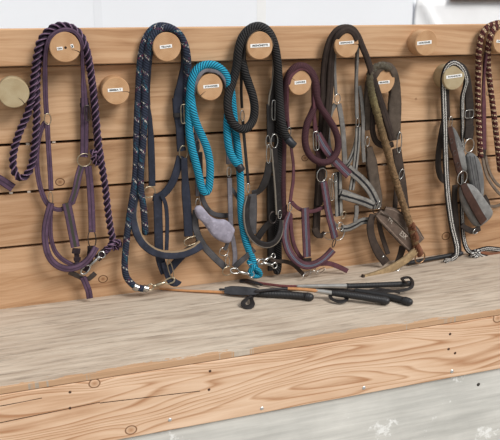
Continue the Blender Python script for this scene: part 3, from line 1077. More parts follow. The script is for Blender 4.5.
# ================================================================== grey halter and turquoise rope (second lower peg)
T = thing('halter', 'grey halter with lilac padded noseband hanging behind the turquoise rope', 'halter', P(225, 275, 0.03), HG)
strap(T, 'crownpiece', [(195.5, 130, 0.020, 3, 8), (194.5, 112, 0.024), (194, 95, 0.036, 3.2, 14), (196.5, 80, 0.050, 4.4, 20), (203, 71), (211, 70.5), (219, 73), (225, 81), (227, 95, 0.036, 4, 14), (227.5, 115, 0.026), (228, 140, 0.022, 5, 5), (228.5, 164)], M['grey'])
ring(T, 194.5, 107, 3, 9, M['silver'], 0.030, 1.6)
ring(T, 197.3, 146, 5, 12, M['silver'], 0.026, 1.4)
strap(T, 'cheek_strap', [(196, 130, 0.02, 4, 5), (197, 150), (197, 175), (197.5, 196)], M['grey'])
ring(T, 198, 203, 5, 9, M['silver'], 0.034, 1.5)
strap(T, 'throat_latch', [(200, 152, 0.016, 5, 4), (200.5, 175), (202, 196), (207, 208), (214, 214), (224, 215.5), (232, 215)], M['grey_dark'])
ring(T, 229, 172, 4.5, 10, M['silver'], 0.032, 1.5)
strap(T, 'cheek_strap', [(229.5, 178, 0.036, 5, 4), (230, 196), (230.5, 215), (231, 230)], M['grey'])
strap(T, 'throat_latch', [(231.5, 188, 0.026, 3.5, 4), (236, 195), (240, 202)], M['grey_dark'])
strap(T, 'noseband', [(196, 210, 0.034, 7, 7), (195, 222, 0.036), (197.5, 234, 0.04), (204, 246), (213, 256), (221, 263.5, 0.045), (225, 267)], M['grey_dark'])
pad(T, 'noseband_pad', [(194.7, 208.3), (200.2, 205.5), (205.1, 210.0), (210.6, 216.2), (217.8, 219.5), (225.5, 220.1), (231.5, 224.6), (234.8, 229.6), (233.2, 235.2), (229.3, 243.1), (220.5, 241.4), (212.8, 236.3), (206.8, 228.5), (201.8, 221.8), (196.9, 217.3)], 0.056, 0.022, M['lilac'])
strap(T, 'chin_strap', [(231, 231, 0.046, 5, 4), (233.5, 243), (235, 255), (234.5, 266, 0.05)], M['grey'])
strap(T, 'chin_strap', [(254.5, 249, 0.058, 6, 4), (247, 256), (240, 262), (234.5, 267, 0.05)], M['grey_dark'])
strap(T, 'chin_strap', [(229, 239, 0.046, 4, 4), (226.5, 246), (224.5, 250)], M['grey_dark'])
ring(T, 224, 251.5, 10, 9, M['silver'], 0.045, 1.5)
ring(T, 227.5, 261, 4.5, 12, M['silver'], 0.05, 1.5)
ring(T, 227.5, 271, 11, 9, M['brass'], 0.05, 1.7)
R_ = thing('lead_rope', 'thick turquoise braided lead rope looped over the second lower peg', 'lead rope', P(250, 276, 0.03), LG)
rope(R_, 'rope', [(238.5, 165.5, 0.050), (234, 160, 0.052), (230, 152), (227.8, 140), (227.2, 125, 0.048), (228.3, 110), (229.8, 96, 0.052), (228.5, 82), (222.5, 70.5, 0.052), (213, 65), (203.5, 65.5), (195.8, 71), (191.5, 82), (190, 97, 0.046), (189.3, 113, 0.042), (189.2, 130), (191.5, 146, 0.046), (195.5, 162), (199, 176), (201.5, 187), (204.8, 192.5), (208.3, 189.5), (209.8, 178, 0.048), (209.8, 163), (206.8, 148), (201.5, 135), (196, 122, 0.050), (192.4, 108), (191.2, 94, 0.034), (193.5, 80), (199.5, 70, 0.032), (209, 65.5), (219, 68), (226.5, 76, 0.032), (231, 90), (233, 108, 0.028), (235, 128), (237.3, 146), (239.3, 164), (240.6, 184, 0.034), (240.8, 205, 0.04), (242, 222), (245.5, 240, 0.05), (250.5, 254), (254, 264), (255.5, 270)], 0.0122, M['teal_rope'])
tb = P(238, 165, 0.052); te = P(242, 171, 0.056)
ferrule(R_, tb, te, 0.0128, M['black_plastic'], 'end_cap')
rope(R_, 'knot', [(249, 262, 0.052), (254, 267, 0.060), (259, 271, 0.056), (260, 275, 0.05), (254, 276, 0.052), (250, 272, 0.060), (254, 266, 0.064)], 0.0085, M['teal_rope'])
snap(R_, P(254, 275, 0.062), P(230, 270, 0.058), M['silver'], 1.3)
ring(R_, 252.5, 266, 11, 4, M['silver'], 0.064, 1.5, -25, 0.5)

# ================================================================== black halter and rope (third rail peg)
T = thing('halter', 'black leather halter with a narrow U noseband on the third rail peg', 'halter', P(268, 260, 0.03), HG)
strap(T, 'crownpiece', [(242, 108, 0.026, 2.8, 6), (241.3, 92, 0.03), (241.6, 74, 0.044, 2.6, 12), (243.5, 54, 0.056, 2.6, 20), (247.2, 36.2, 0.068, 3.4), (258, 28.6, 0.068), (268.2, 32, 0.068), (273, 43), (274.2, 60, 0.052, 3, 14), (273.5, 80, 0.042, 4, 8), (271.5, 98, 0.036, 7, 5), (270.5, 110, 0.034)], M['black_edge'])
ring(T, 242.3, 116, 4.5, 11, M['silver'], 0.036, 1.5)
strap(T, 'cheek_strap', [(242.8, 121, 0.03, 3, 5), (244.2, 138), (246, 158), (247.5, 174), (248.2, 184)], M['black'])
ring(T, 248, 188, 4, 9, M['silver'], 0.036, 1.5)
strap(T, 'billet', [(270.3, 104, 0.034, 8.5, 6), (270.5, 118), (270.8, 134), (271, 142)], M['black'])
buckle(T, 275, 110, 7, 20, M['silver'], 0.044, 1.6)
ring(T, 268, 141.5, 5, 12, M['silver'], 0.042, 1.4)
ring(T, 274.5, 141, 8, 14, M['silver'], 0.048, 1.6)
ring(T, 268.5, 154, 5, 19, M['silver'], 0.048, 1.5)
strap(T, 'cheek_strap', [(274, 148, 0.048, 7, 5), (275.5, 165), (277.2, 185), (278.3, 203), (279, 214)], M['black_edge'])
strap(T, 'throat_latch', [(269.5, 162, 0.044, 8, 4), (267.5, 174), (264, 184), (259, 191, 0.04, 6), (252, 193.5)], M['black'])
strap(T, 'nose_strap', [(252.5, 194, 0.042, 9, 4), (252.8, 207), (252.5, 222), (252, 234)], M['grey_dark'])
strap(T, 'noseband', [(248.5, 196, 0.050, 5, 8), (246.2, 208, 0.054, 6.5, 10), (246.5, 222, 0.06), (250, 234, 0.066), (257.5, 242, 0.07), (267, 245), (275.5, 241, 0.066), (280.3, 231, 0.06), (281, 220, 0.052, 5)], M['black_edge'])
strap(T, 'noseband', [(256, 241, 0.034, 7, 6), (261, 233, 0.034), (266.5, 226), (272, 221.5, 0.038)], M['black'])
ring(T, 273, 217.5, 9, 12, M['gun'], 0.042, 1.7)
ring(T, 279.8, 214.5, 4, 9, M['silver'], 0.05, 1.6)
strap(T, 'chin_strap', [(268, 257, 0.046, 4, 5), (275, 261), (285, 261.5, 0.05), (293, 264.5), (299, 270, 0.055), (303, 274)], M['brown'])
R_ = thing('lead_rope', 'thick black braided lead rope looped over the third rail peg', 'lead rope', P(270, 276, 0.03), LG)
rope(R_, 'rope', [(289.5, 141, 0.056), (285, 134), (281.5, 122), (279.8, 106, 0.050), (278.8, 88), (278, 70, 0.056), (275.8, 52, 0.062), (270.5, 37, 0.066), (261.5, 28), (251, 28.5), (243, 36.5, 0.066), (238.5, 50), (236.2, 68, 0.056), (232.5, 82, 0.054), (228.5, 95, 0.060), (227.8, 108, 0.066), (231, 120, 0.070), (238, 128), (246, 128.5, 0.066), (252.5, 121, 0.058), (254.6, 109), (252.8, 96), (248.8, 84, 0.052), (244.5, 71), (241.6, 56, 0.048), (243.5, 40), (250, 29, 0.046), (260, 26.5), (269.5, 33), (275.3, 48, 0.044), (277.3, 68, 0.034), (278, 95, 0.022), (278.5, 125, 0.022), (278, 160, 0.020), (277, 195, 0.020), (277.5, 230, 0.022), (278, 262, 0.026), (277, 271, 0.03)], 0.0132, M['black_rope'])
ferrule(R_, P(287, 139, 0.060), P(294.5, 146, 0.066), 0.0125, M['black_plastic'], 'end_cap')
strap(R_, 'sleeve', [(271, 176, 0.018, 9, 14), (271, 205), (271.5, 240), (272, 270, 0.022)], M['black'])
snap(R_, P(277, 266, 0.050), P(255, 261, 0.056), M['silver'], 1.4)
snap(R_, P(275, 255, 0.046), P(258, 263, 0.070), M['silver'], 1.2, -1)

# ================================================================== burgundy halter and rope (third lower peg)
T = thing('halter', 'burgundy webbing halter with blue-grey stripes on the third lower peg', 'halter', P(310, 275, 0.03), HG)
strap(T, 'crownpiece', [(288.5, 128, 0.034, 2.8, 8), (287.5, 112, 0.036), (287, 95, 0.044, 2.8, 14), (289, 79, 0.054, 4, 20), (295, 70.8), (302, 68.3), (309.5, 73), (313, 85, 0.048, 3, 14), (313.2, 100, 0.052), (314, 115, 0.050, 3.5, 8), (315.5, 130, 0.046, 5, 5), (317.5, 140)], M['burg'])
ring(T, 289.2, 131.5, 4, 9, M['silver'], 0.04, 1.5)
strap(T, 'cheek_strap', [(289.8, 137, 0.034, 3, 5), (291.5, 150), (293.3, 164), (293.2, 180, 0.036, 3.5), (291.5, 192), (290, 203)], M['burg'])
buckle(T, 316, 141, 6.5, 19, M['silver'], 0.056, 1.6, 4)
strap(T, 'billet', [(317.5, 134, 0.052, 8, 4), (324, 146, 0.052, 9), (332, 157, 0.056), (341, 167), (349, 175)], M['burg_stripe'])
strap(T, 'cheek_strap', [(317.5, 146, 0.040, 6, 5), (318.5, 156), (320, 166)], M['burg_dark'])
ring(T, 321.8, 175, 12, 14, M['silver'], 0.048, 1.7)
strap(T, 'cheek_strap', [(323.5, 182, 0.052, 7.5, 4), (326, 197), (328.5, 212, 0.054), (332, 226), (335, 238)], M['burg_stripe'])
buckle(T, 331, 190, 4, 22, M['silver'], 0.046, 1.3, 8)
ring(T, 290, 207, 4, 9, M['silver'], 0.042, 1.5)
strap(T, 'throat_latch', [(291.5, 202, 0.044, 4, 6), (297, 207.5), (305, 211), (313.5, 211), (321, 208.5), (326, 206)], M['burg'])
strap(T, 'nose_strap', [(305, 208, 0.052, 8.5, 4), (305.5, 222), (306.3, 240), (307, 257, 0.056)], M['burg_stripe'])
keeper(T, 307.2, 260, 9, 3.5, M['gun'], 0.058)
strap(T, 'noseband', [(289.5, 212, 0.050, 5, 8), (286, 223, 0.056, 7), (285, 236, 0.062, 8, 10), (288, 249, 0.068), (294.5, 259, 0.074), (303, 264.8), (312, 265, 0.074), (321, 261), (328, 255, 0.066), (333, 249.5)], M['burg_stripe'])
strap(T, 'noseband', [(290.5, 214, 0.036, 4, 8), (291, 228), (293.5, 243), (298.5, 254), (305, 261, 0.044)], M['burg'])
ring(T, 334, 243, 3.5, 9, M['gun'], 0.058, 1.6, -15)
ring(T, 339, 234, 13, 12, M['silver'], 0.048, 1.8, 30)
ring(T, 329, 236, 14, 7, M['silver'], 0.040, 1.5, -25)
strap(T, 'chin_strap', [(320, 263.5, 0.064, 5, 5), (329, 263.5, 0.066), (338, 266.5, 0.070), (347.5, 271, 0.076)], M['burg'])
ring(T, 307, 274, 13, 5, M['silver'], 0.074, 1.7, 0, 0.8)
ring(T, 321, 270.5, 13, 4, M['silver'], 0.076, 1.6, -5, 0.8)
ring(T, 313, 268.5, 6, 6, M['silver'], 0.07, 1.4)
R_ = thing('lead_rope', 'plain burgundy lead rope looped over the third lower peg', 'lead rope', P(290, 235, 0.03), LG)
rope(R_, 'rope', [(283.5, 226, 0.018), (283, 205), (282.5, 180), (283, 155), (283.5, 130, 0.022), (283.2, 108, 0.026), (284.5, 90, 0.034), (288.5, 75, 0.040), (296, 66.8), (305, 66.5), (312.5, 73.5), (316.5, 86, 0.042), (316.3, 100), (312.3, 112, 0.048), (307, 124, 0.054), (305, 138, 0.058), (307, 150, 0.062), (313, 158.5, 0.068), (321.5, 162.3, 0.074), (330.5, 160.5, 0.074), (336.8, 152, 0.066), (338, 141, 0.062), (334.5, 129), (328, 118, 0.058), (320.5, 107, 0.054), (316.5, 96, 0.056), (314.5, 82), (309, 71.5, 0.054), (300.5, 66.5), (291.5, 71), (287.3, 83, 0.05), (285.3, 98, 0.036), (284.8, 120, 0.03)], 0.0110, M['burg_rope'])
strap(R_, 'sleeve', [(283.5, 205, 0.022, 7, 12), (284, 220), (285, 234)], M['burg_dark'])

# ================================================================== grey striped halter and brown rope (fourth rail peg)
T = thing('halter', 'grey webbing halter with black centre stripes on the fourth rail peg', 'halter', P(350, 235, 0.03), HG)
strap(T, 'crownpiece', [(336, 95, 0.034, 3.2, 6), (335, 78, 0.038), (334.3, 60, 0.048, 2.8, 14), (335.5, 44, 0.056, 2.6, 20), (340, 33, 0.06), (347, 29.5), (354, 34), (357, 44), (356.8, 60, 0.05, 3, 14), (356.3, 80, 0.04, 3.5, 8), (356.5, 100, 0.036, 4, 5), (357, 118)], M['grey_rough'], fuzz=0.0006)
ring(T, 337.5, 98.5, 7, 9, M['silver'], 0.04, 1.5)
strap(T, 'throat_latch', [(335.5, 104, 0.032, 5, 5), (331, 112), (328.5, 124), (328, 138), (330, 152), (334, 166)], M['grey_rough'])
strap(T, 'cheek_strap', [(338.8, 104, 0.036, 5.5, 5), (341, 116), (342.8, 130), (344, 148), (345, 164)], M['grey_rough'])
strap(T, 'throat_latch', [(345.5, 166, 0.032, 5, 5), (350, 160), (354.5, 149), (357, 138), (358, 130)], M['grey_stripe'])
ring(T, 357.5, 122.5, 4, 9, M['silver'], 0.04, 1.5)
strap(T, 'cheek_strap', [(358, 127, 0.036, 6, 5), (357.5, 142), (356, 158), (353.8, 175), (351.5, 190)], M['grey_stripe'])
strap(T, 'billet', [(359.5, 86, 0.034, 4, 5), (361.5, 100), (363, 120), (362.8, 142), (364, 162)], M['grey_rough'], fuzz=0.001)
strap(T, 'cheek_strap', [(337.8, 172, 0.036, 8.5, 4), (338.2, 190), (338.8, 208), (339, 216)], M['grey_stripe'])
strap(T, 'cheek_strap', [(347.5, 168, 0.044, 9, 5), (354, 173.5), (362, 180.5), (370, 190), (376, 202), (377.5, 208)], M['grey_stripe'])
strap(T, 'noseband', [(340.5, 194.5, 0.046, 9, 10), (347, 196.5), (356, 199), (365, 202), (373, 205.5)], M['grey_stripe'])
strap(T, 'noseband', [(339, 192, 0.04, 6, 8), (344, 192.5), (352, 195.5), (360, 198.5)], M['grey_rough'])
strap(T, 'chin_strap', [(341, 228.5, 0.040, 7, 6), (348, 228), (355, 225), (361, 221.5), (368, 220.5), (374, 221)], M['grey_stripe'])
strap(T, 'chin_strap', [(356.5, 205, 0.042, 4.5, 5), (356.5, 213), (355, 222)], M['grey_rough'])
strap(T, 'chin_strap', [(331, 214, 0.034, 4, 5), (332.5, 221), (337, 227)], M['grey_rough'])
ring(T, 340.5, 226.5, 7, 9, M['silver'], 0.048, 1.7, 20)
ring(T, 334.5, 178, 6, 9, M['silver'], 0.044, 1.5, 15)
ring(T, 343.5, 215, 5, 8, M['brass'], 0.042, 1.5, -20)
ring(T, 379, 205, 4, 8, M['silver'], 0.05, 1.5, -15)
R_ = thing('lead_rope', 'dark brown doubled lead rope over the fourth rail peg', 'lead rope', P(320, 236, 0.02), LG)
strap(R_, 'rope', [(316, 233, 0.018, 8, 11), (317, 212), (318.5, 190), (320, 165), (321.5, 140), (322.8, 118, 0.024, 8.5), (323.5, 98, 0.03), (324.2, 76, 0.036), (326, 56, 0.052, 7.5), (330.5, 40, 0.062), (337.5, 30.5, 0.066), (345, 28), (352, 29.5, 0.070), (357.8, 36, 0.070, 6.5), (362, 46), (367, 58, 0.066), (372, 74, 0.064), (378, 93, 0.062), (383.5, 111, 0.058, 7.5), (388.5, 127), (392, 140, 0.054)], M['brown_rope'], pw=0.7)
strap(R_, 'rope', [(319, 205, 0.030, 8, 11), (321, 180), (323, 155), (326, 128, 0.034), (328.5, 105), (330, 85, 0.040), (331, 64, 0.052, 7), (333.2, 48, 0.064, 6.5), (338.2, 35.5, 0.078), (346, 30, 0.078), (353, 32.5, 0.078), (357, 40)], M['brown_rope'], pw=0.7)
strap(R_, 'rope', [(374, 102, 0.030, 6, 10), (372.8, 118), (372.5, 130), (375.5, 140.5), (381, 145), (387, 146), (393, 144)], M['brown_rope'], pw=0.7)
strap(R_, 'end_tassel', [(314.5, 228, 0.024, 7, 10), (317, 234), (321, 236, 0.026, 5), (324.5, 232, 0.026, 3)], M['brown'])

# ================================================================== dark leather halter, taupe strap and tan rope (fourth lower peg)
T = thing('halter', 'dark brown leather halter with a lettered wide noseband on the fourth lower peg', 'halter', P(395, 265, 0.04), HG)
strap(T, 'crownpiece', [(367.5, 130, 0.026, 6, 8), (367.2, 112, 0.03, 7), (368, 96, 0.040, 8, 16), (371, 80, 0.046, 8, 30), (377, 69, 0.048, 8, 34), (385, 65.5), (391.5, 71), (394.5, 84, 0.044, 11, 18), (394.5, 105, 0.036, 15, 10), (394, 125), (394.5, 140, 0.034, 12)], M['taupe'], fuzz=0.0016)
ring(T, 367.5, 141.5, 5, 10, M['silver'], 0.036, 1.6)
strap(T, 'cheek_strap', [(369, 147, 0.03, 7, 10), (371.5, 164, 0.034, 12, 14), (374, 182, 0.036, 12), (376.5, 197), (378, 206, 0.04, 8)], M['taupe'], fuzz=0.0008)
ring(T, 399.3, 142.5, 6, 21, M['silver'], 0.044, 1.8)
strap(T, 'cheek_strap', [(396.5, 148, 0.032, 10, 5), (399, 165), (402, 182, 0.03, 9), (404, 200), (406, 216)], M['brown'])
ring(T, 401.5, 174, 6, 10, M['silver'], 0.040, 1.7, -20)
strap(T, 'throat_latch', [(394, 165, 0.026, 5, 5), (396, 185), (395.5, 200), (394.5, 212)], M['brown'])
ring(T, 377, 208, 10, 12, M['gun'], 0.048, 1.8, -25)
strap(T, 'noseband', [(384, 211, 0.044, 10, 8), (393, 214, 0.046, 12), (403, 221), (413, 231, 0.05, 12), (421, 241, 0.05, 9)], M['brown_light'])
strap(T, 'noseband', [(378, 213, 0.066, 9, 10), (384, 218.5, 0.070, 12), (393, 227, 0.074, 13.5), (402, 236.5, 0.076), (411, 246, 0.074, 12), (414, 249)], M['brown_light'])
strap(T, 'noseband_trim', [(381, 213, 0.075, 1.1, 4), (390, 217, 0.079), (400, 225.5, 0.082), (409, 235), (416.5, 244.5, 0.08)], M['taupe'])
nb1, nb2 = P(391, 224.5, 0.0825), P(404.5, 237, 0.084)
ang = math.atan2(nb2.z - nb1.z, nb2.x - nb1.x)
for kind, pos, txt, wd, sz in (('lettering', P(390.5, 220.8, 0.083), 'TYL', 0.026, 0.016), ('lettering', P(403.5, 235.5, 0.085), 'ESK', 0.034, 0.024)):
    lo = text_mesh(txt, sz, M['emblem'], kind, T, (0, 0, 0), roty=-ang - 0.0, width=wd)
    for v in lo.data.vertices:
        v.co = v.co + pos - T.location
strap(T, 'chin_strap', [(373, 214, 0.056, 7, 5), (370.3, 225, 0.058, 8), (372, 238), (378, 252, 0.06, 9), (386, 263, 0.062)], M['brown'])
stud(T, 383.2, 257.3, 1.5, M['silver'], 0.064)
strap(T, 'chin_strap', [(378.5, 218, 0.044, 5, 5), (380.5, 230), (384, 242), (388, 254, 0.05)], M['brown'])
strap(T, 'chin_strap', [(403, 246, 0.046, 8, 6), (400, 256, 0.05, 7), (396, 264, 0.056, 5)], M['brown'])
ring(T, 420, 257.5, 13, 12, M['bronze'], 0.088, 2.4)
R_ = thing('lead_rope', 'worn hairy olive and tan lead rope with rust brown leather knots', 'lead rope', P(390, 276, 0.08), LG)
rope(R_, 'rope', [(388, 68, 0.058), (382, 65.5, 0.058), (375, 67.5, 0.058), (370.5, 74, 0.058), (370.8, 86, 0.058), (373.8, 101, 0.058), (378.3, 118), (382.5, 134), (387.5, 151), (392, 168), (397, 185, 0.056), (402, 201), (406.5, 214, 0.064), (411, 227, 0.078), (414, 238, 0.086), (416.5, 248, 0.08)], 0.0118, M['tan_rope'], fuzz=0.34, step=0.003)
for (a, b, r) in (((411, 224.5, 0.086), (412.8, 230.5, 0.090), 0.0135), ((413, 233, 0.092), (415.5, 240, 0.092), 0.0140), ((415, 245, 0.090), (419.5, 254, 0.080), 0.0145)):
    rope(R_, 'leather_knot', [a, ((a[0] + b[0]) / 2 + 0.5, (a[1] + b[1]) / 2, a[2]), b], r, M['rust'], 'twist', pitch=0.03, step=0.003)
strap(R_, 'strap_end', [(416, 250, 0.092, 8, 9), (409, 257, 0.094, 9), (400, 263.5, 0.096), (390, 269, 0.10), (380, 273.5, 0.104), (370, 276.5, 0.108, 8), (363, 278, 0.112, 7)], M['tan_strap'], fuzz=0.001, pw=0.7)
keeper(R_, 362.5, 278, 3, 7, M['brown'], 0.113, -15, 12)
snap(R_, P(405, 260.5, 0.086), P(396, 271, 0.098), M['silver'], 1.4)

# ================================================================== plaited halter (right lower peg)
T = thing('halter', 'dark brown halter with grey felt pads and ring emblems at the right lower peg', 'halter', P(470, 235, 0.03), HG)
strap(T, 'crownpiece', [(447.5, 118, 0.024, 6, 6), (446.8, 100, 0.028, 6), (446.5, 84, 0.038, 5, 14), (448, 72, 0.044, 5, 24), (453.5, 64.5, 0.044), (460.5, 65.5), (465.5, 73), (467.5, 84, 0.038, 8, 14), (468.8, 97, 0.03, 9.5, 6), (469.5, 110, 0.028, 9.5), (469, 128, 0.028), (469, 139)], M['dark_brown'])
buckle(T, 469.5, 114, 11, 8, M['silver'], 0.038, 1.5)
keeper(T, 469, 132, 10.5, 12, M['dark_brown'], 0.03)
ring(T, 469.2, 145.5, 13.5, 14, M['silver'], 0.038, 1.8)
pad(T, 'cheek_pad', [(466.5, 155), (471, 152.5), (476.5, 156), (480.5, 164), (483, 176), (483.5, 190), (482, 200), (477, 197), (471.5, 188), (468, 175), (466.3, 164)], 0.034, 0.020, M['fleece_dark'])
for a in (0, 1):
    strap(T, 'quilting', [(470 + a * 4.5, 156, 0.0505, 0.9, 2), (472 + a * 4.8, 168, 0.0515), (475 + a * 4.4, 184, 0.051), (478 + a * 3, 195, 0.049)], M['grey_dark'])
ring(T, 450.5, 122.5, 4.5, 12, M['silver'], 0.034, 1.6)
pad(T, 'cheek_pad', [(451.5, 127), (455, 129), (459.5, 138), (463.5, 150), (466, 163), (466.5, 171), (460.5, 170), (454, 158), (449.5, 146), (449, 136)], 0.032, 0.016, M['fleece'])
strap(T, 'cheek_strap', [(449.5, 127, 0.050, 6, 5), (451.5, 138, 0.050, 7), (454.5, 152), (458.5, 168), (460.5, 174)], M['choc'])
for x, y in ((451.3, 141), (454.7, 153), (458, 165)):
    ring(T, x, y, 4.6, 4.8, M['gun'], 0.054, 1.0, name='ring_emblem')
ring(T, 462.3, 177.8, 13.5, 14, M['silver'], 0.050, 2.0)
strap(T, 'throat_latch', [(443.5, 120, 0.022, 5, 5), (441, 136, 0.022, 6.5), (438.8, 152), (438.2, 166), (441, 177), (447, 183, 0.024, 5)], M['dark_brown'])
pad(T, 'noseband_pad', [(460, 190), (464, 184.5), (470, 184), (476, 187.5), (484.5, 198.5), (491.5, 209), (492.5, 213.5), (490, 218.5), (483.5, 224), (478, 227), (473, 224.5), (466, 213), (461.5, 202)], 0.046, 0.026, M['fleece'])
strap(T, 'noseband', [(463, 184, 0.062, 7, 6), (467, 193, 0.068, 8.5), (472.5, 203, 0.070, 9), (478, 213, 0.069), (483.5, 222, 0.062)], M['choc'])
strap(T, 'noseband', [(484, 196, 0.030, 5, 6), (487.5, 203, 0.03), (488, 209)], M['dark_brown'])
strap(T, 'chin_strap', [(461.5, 225, 0.04, 5, 6), (467, 229, 0.044, 6), (473, 231, 0.05), (480, 228)], M['dark_brown'])
ring(T, 476, 231, 9, 5, M['silver'], 0.052, 1.5, 20)
strap(T, 'throat_latch', [(455, 185, 0.026, 6, 6), (454.5, 200), (456, 218), (457.5, 236), (459, 252, 0.03)], M['dark_brown'])
R_ = thing('lead_rope', 'black and white plaited lead rope over the right lower peg, frayed end on the bench', 'lead rope', P(455, 262, 0.05), LG)
strap(R_, 'rope', [(451, 259.5, 0.075, 6, 8), (456, 255.5, 0.066, 6.5), (457, 248, 0.058), (455.5, 240, 0.05), (452.5, 228), (449.8, 212), (447.8, 196), (446.5, 178), (445.6, 158), (445, 136), (444.5, 114, 0.044, 7), (443.8, 94), (443.5, 78, 0.048), (446.5, 67.5, 0.056, 6), (452.5, 62.8, 0.058), (459, 65), (464, 72, 0.056, 5.5), (466.2, 81, 0.052), (464.3, 89, 0.046, 5), (462.3, 98, 0.04), (462.2, 117, 0.034)], M['plait_band'], pw=0.7)
strap(R_, 'rope', [(462.2, 112, 0.034, 4, 8), (462.3, 140, 0.02), (462, 170, 0.016), (461.5, 195, 0.018), (462, 215, 0.022, 5), (463, 234, 0.026), (465.5, 246, 0.034), (470, 252, 0.044), (477, 251, 0.05), (488, 248.5, 0.05), (505, 250.5, 0.05), (520, 252, 0.05)], M['plait_band'], pw=0.7)
strap(R_, 'rope', [(470, 256.5, 0.06, 5, 8), (474, 253, 0.066), (480, 255.5, 0.066), (490, 258.5, 0.068), (502, 260, 0.07), (520, 260, 0.07)], M['plait_band'], pw=0.7)
rope(R_, 'knot', [(472, 256, 0.066), (475, 251, 0.062), (479, 252, 0.07), (476, 257, 0.074), (472, 253, 0.07)], 0.0062, M['plait'])
for k, (x, y) in enumerate(((445, 258.8), (443.6, 261.2), (445.4, 264))):
    strap(R_, 'frayed_end', [(451.5, 259.3, 0.076, 2.6, 4), (448, 260 + (k - 1) * 1.2, 0.08), (x, y, 0.086, 2.2)], M['plait_band'], pw=0.8)

# ================================================================== burgundy and tan rope (peg at right edge)
R_ = thing('lead_rope', 'burgundy braided lead rope with tan flecks at the right photo edge', 'lead rope', P(490, 170, 0.03), LG)
rope(R_, 'rope', [(480.5, 156, 0.030), (479.8, 145), (478.8, 128), (478, 108), (477.8, 90), (478.2, 70, 0.036), (478.7, 52, 0.048), (481.3, 37, 0.054), (486.5, 28), (494, 24), (503, 23, 0.054), (514, 27), (520, 40), (522, 70, 0.04), (523, 120, 0.03)], 0.0098, M['tan_burg_rope'])
rope(R_, 'rope', [(500, 170, 0.034), (498.5, 156), (496.3, 136), (494, 116), (491.8, 98), (489.5, 80), (488, 64, 0.040), (488, 50, 0.055), (489.8, 38, 0.070), (493.5, 30), (500, 26), (508, 26.5), (516, 33), (520, 48, 0.066), (522, 80, 0.04)], 0.0098, M['tan_burg_rope'])
T = thing('halter', 'thin burgundy strap with grey cords between the flecked ropes at the right edge', 'halter', P(492, 200, 0.02), HG)
strap(T, 'crownpiece', [(484.2, 150, 0.028, 5, 5), (484, 130), (483.8, 108), (483.6, 92, 0.028, 4), (484, 75, 0.034, 3, 8), (486, 55, 0.050, 3, 14), (492, 36, 0.06, 3, 20), (503, 29.5), (514, 36), (518, 50)], M['burg'])
ring(T, 488, 93, 4, 5, M['brass'], 0.03, 1.3)
keeper(T, 482.5, 153.5, 7, 8, M['dark_brown'], 0.03)
strap(T, 'cord', [(482.5, 156, 0.03, 3, 5), (484.5, 168), (488, 178), (493, 186), (500, 194), (510, 200)], M['cord'])
strap(T, 'cord', [(485.5, 156, 0.03, 3, 5), (487.5, 166), (491.5, 176), (497, 184), (506, 190)], M['cord'])
strap(T, 'cord', [(487, 205, 0.026, 3, 5), (494, 206.5), (502, 204), (510, 200)], M['cord'])
ring(T, 484, 203, 5, 8, M['gun'], 0.024, 1.4)
strap(T, 'tie_end', [(478, 253.5, 0.062, 3.5, 6), (485, 253, 0.062), (493, 254, 0.062), (502, 252.5, 0.06)], M['rust'])

# ================================================================== riding whips on the bench
def crop(T, name, pts, r, mat, label=None):
    ps = smooth_path([(B(x, y, h), rr) for x, y, h, rr in [(p[0], p[1], p[2], p[3] if len(p) > 3 else r) for p in pts]], 0.004)
    mb = MB()
    tube(mb, [p[0] for p in ps], [p[1] for p in ps], 12, round_ends=True)
    o = mb.build(name, mat, T, angle=80)
    if label:
        o['label'] = label
    return o


def flat(T, name, pts, mat, w, t=3, F=(0, -0.35, 0.94), label=None):
    rows = []
    cw = w
    for p in pts:
        if len(p) > 3:
            cw = p[3]
        q = B(p[0], p[1], p[2])
        rows.append((q, cw * S(q), t / 1000))
    mb = MB()
    ribbon(mb, rows, F=F, pw=0.5)
    o = mb.build(name, mat, T, angle=75)
    if label:
        o['label'] = label
    return o


WG = 'riding whips lying on the bench'
T = thing('riding_crop', 'long riding crop with silver shaft and black bound handle, hindmost of the whips', 'riding crop', B(330, 286, 0), WG)
crop(T, 'shaft', [(246, 281.5, 0.006, 0.004), (262, 283.5, 0.008, 0.0045), (282, 286, 0.012, 0.0045), (300, 286.5, 0.016, 0.0045)], 0.0045, M['shaft_red'], 'dark red shaft')
crop(T, 'ferrule', [(298, 286.4, 0.016, 0.0055), (322, 286, 0.02, 0.0065), (348, 286, 0.022, 0.008)], 0.006, M['shaft_silver'], 'silver grey shaft')
crop(T, 'handle', [(347, 286, 0.022, 0.0095), (350, 286, 0.022, 0.0085), (380, 285, 0.022, 0.0090), (408, 283.8, 0.022, 0.0095), (411, 283.6, 0.022, 0.0105)], 0.009, M['grip'])
flat(T, 'wrist_loop', [(408, 284, 0.036, 3.5), (402, 279, 0.03), (409, 277.5, 0.03), (412.5, 282, 0.03), (411, 287.5, 0.024), (402, 290.5, 0.02), (388, 291.5, 0.017), (374, 291, 0.016)], M['black'], 3.5)
flat(T, 'keeper', [(239.5, 281, 0.006, 4), (246, 280.5, 0.008, 5.5), (254, 282.5, 0.010, 4.5), (262, 285, 0.012, 3)], M['shaft_black'], 5, 5)

T = thing('riding_crop', 'tan cane whip with thick black grip, its cane reaching left under the navy halter', 'riding crop', B(230, 292, 0), WG)
crop(T, 'shaft', [(160, 288.8, 0.005, 0.0028), (185, 290.6, 0.006, 0.0036), (212, 291.8, 0.007, 0.0044), (245, 293.2, 0.009, 0.0048), (278, 294.3, 0.012, 0.005)], 0.004, M['cane'])
crop(T, 'handle', [(254, 293, 0.013, 0.0075), (266, 293.8, 0.013, 0.010), (285, 294.6, 0.013, 0.0115), (303, 296, 0.013, 0.0115), (307, 296.6, 0.013, 0.0135), (310, 297, 0.013, 0.0125)], 0.011, M['grip'])

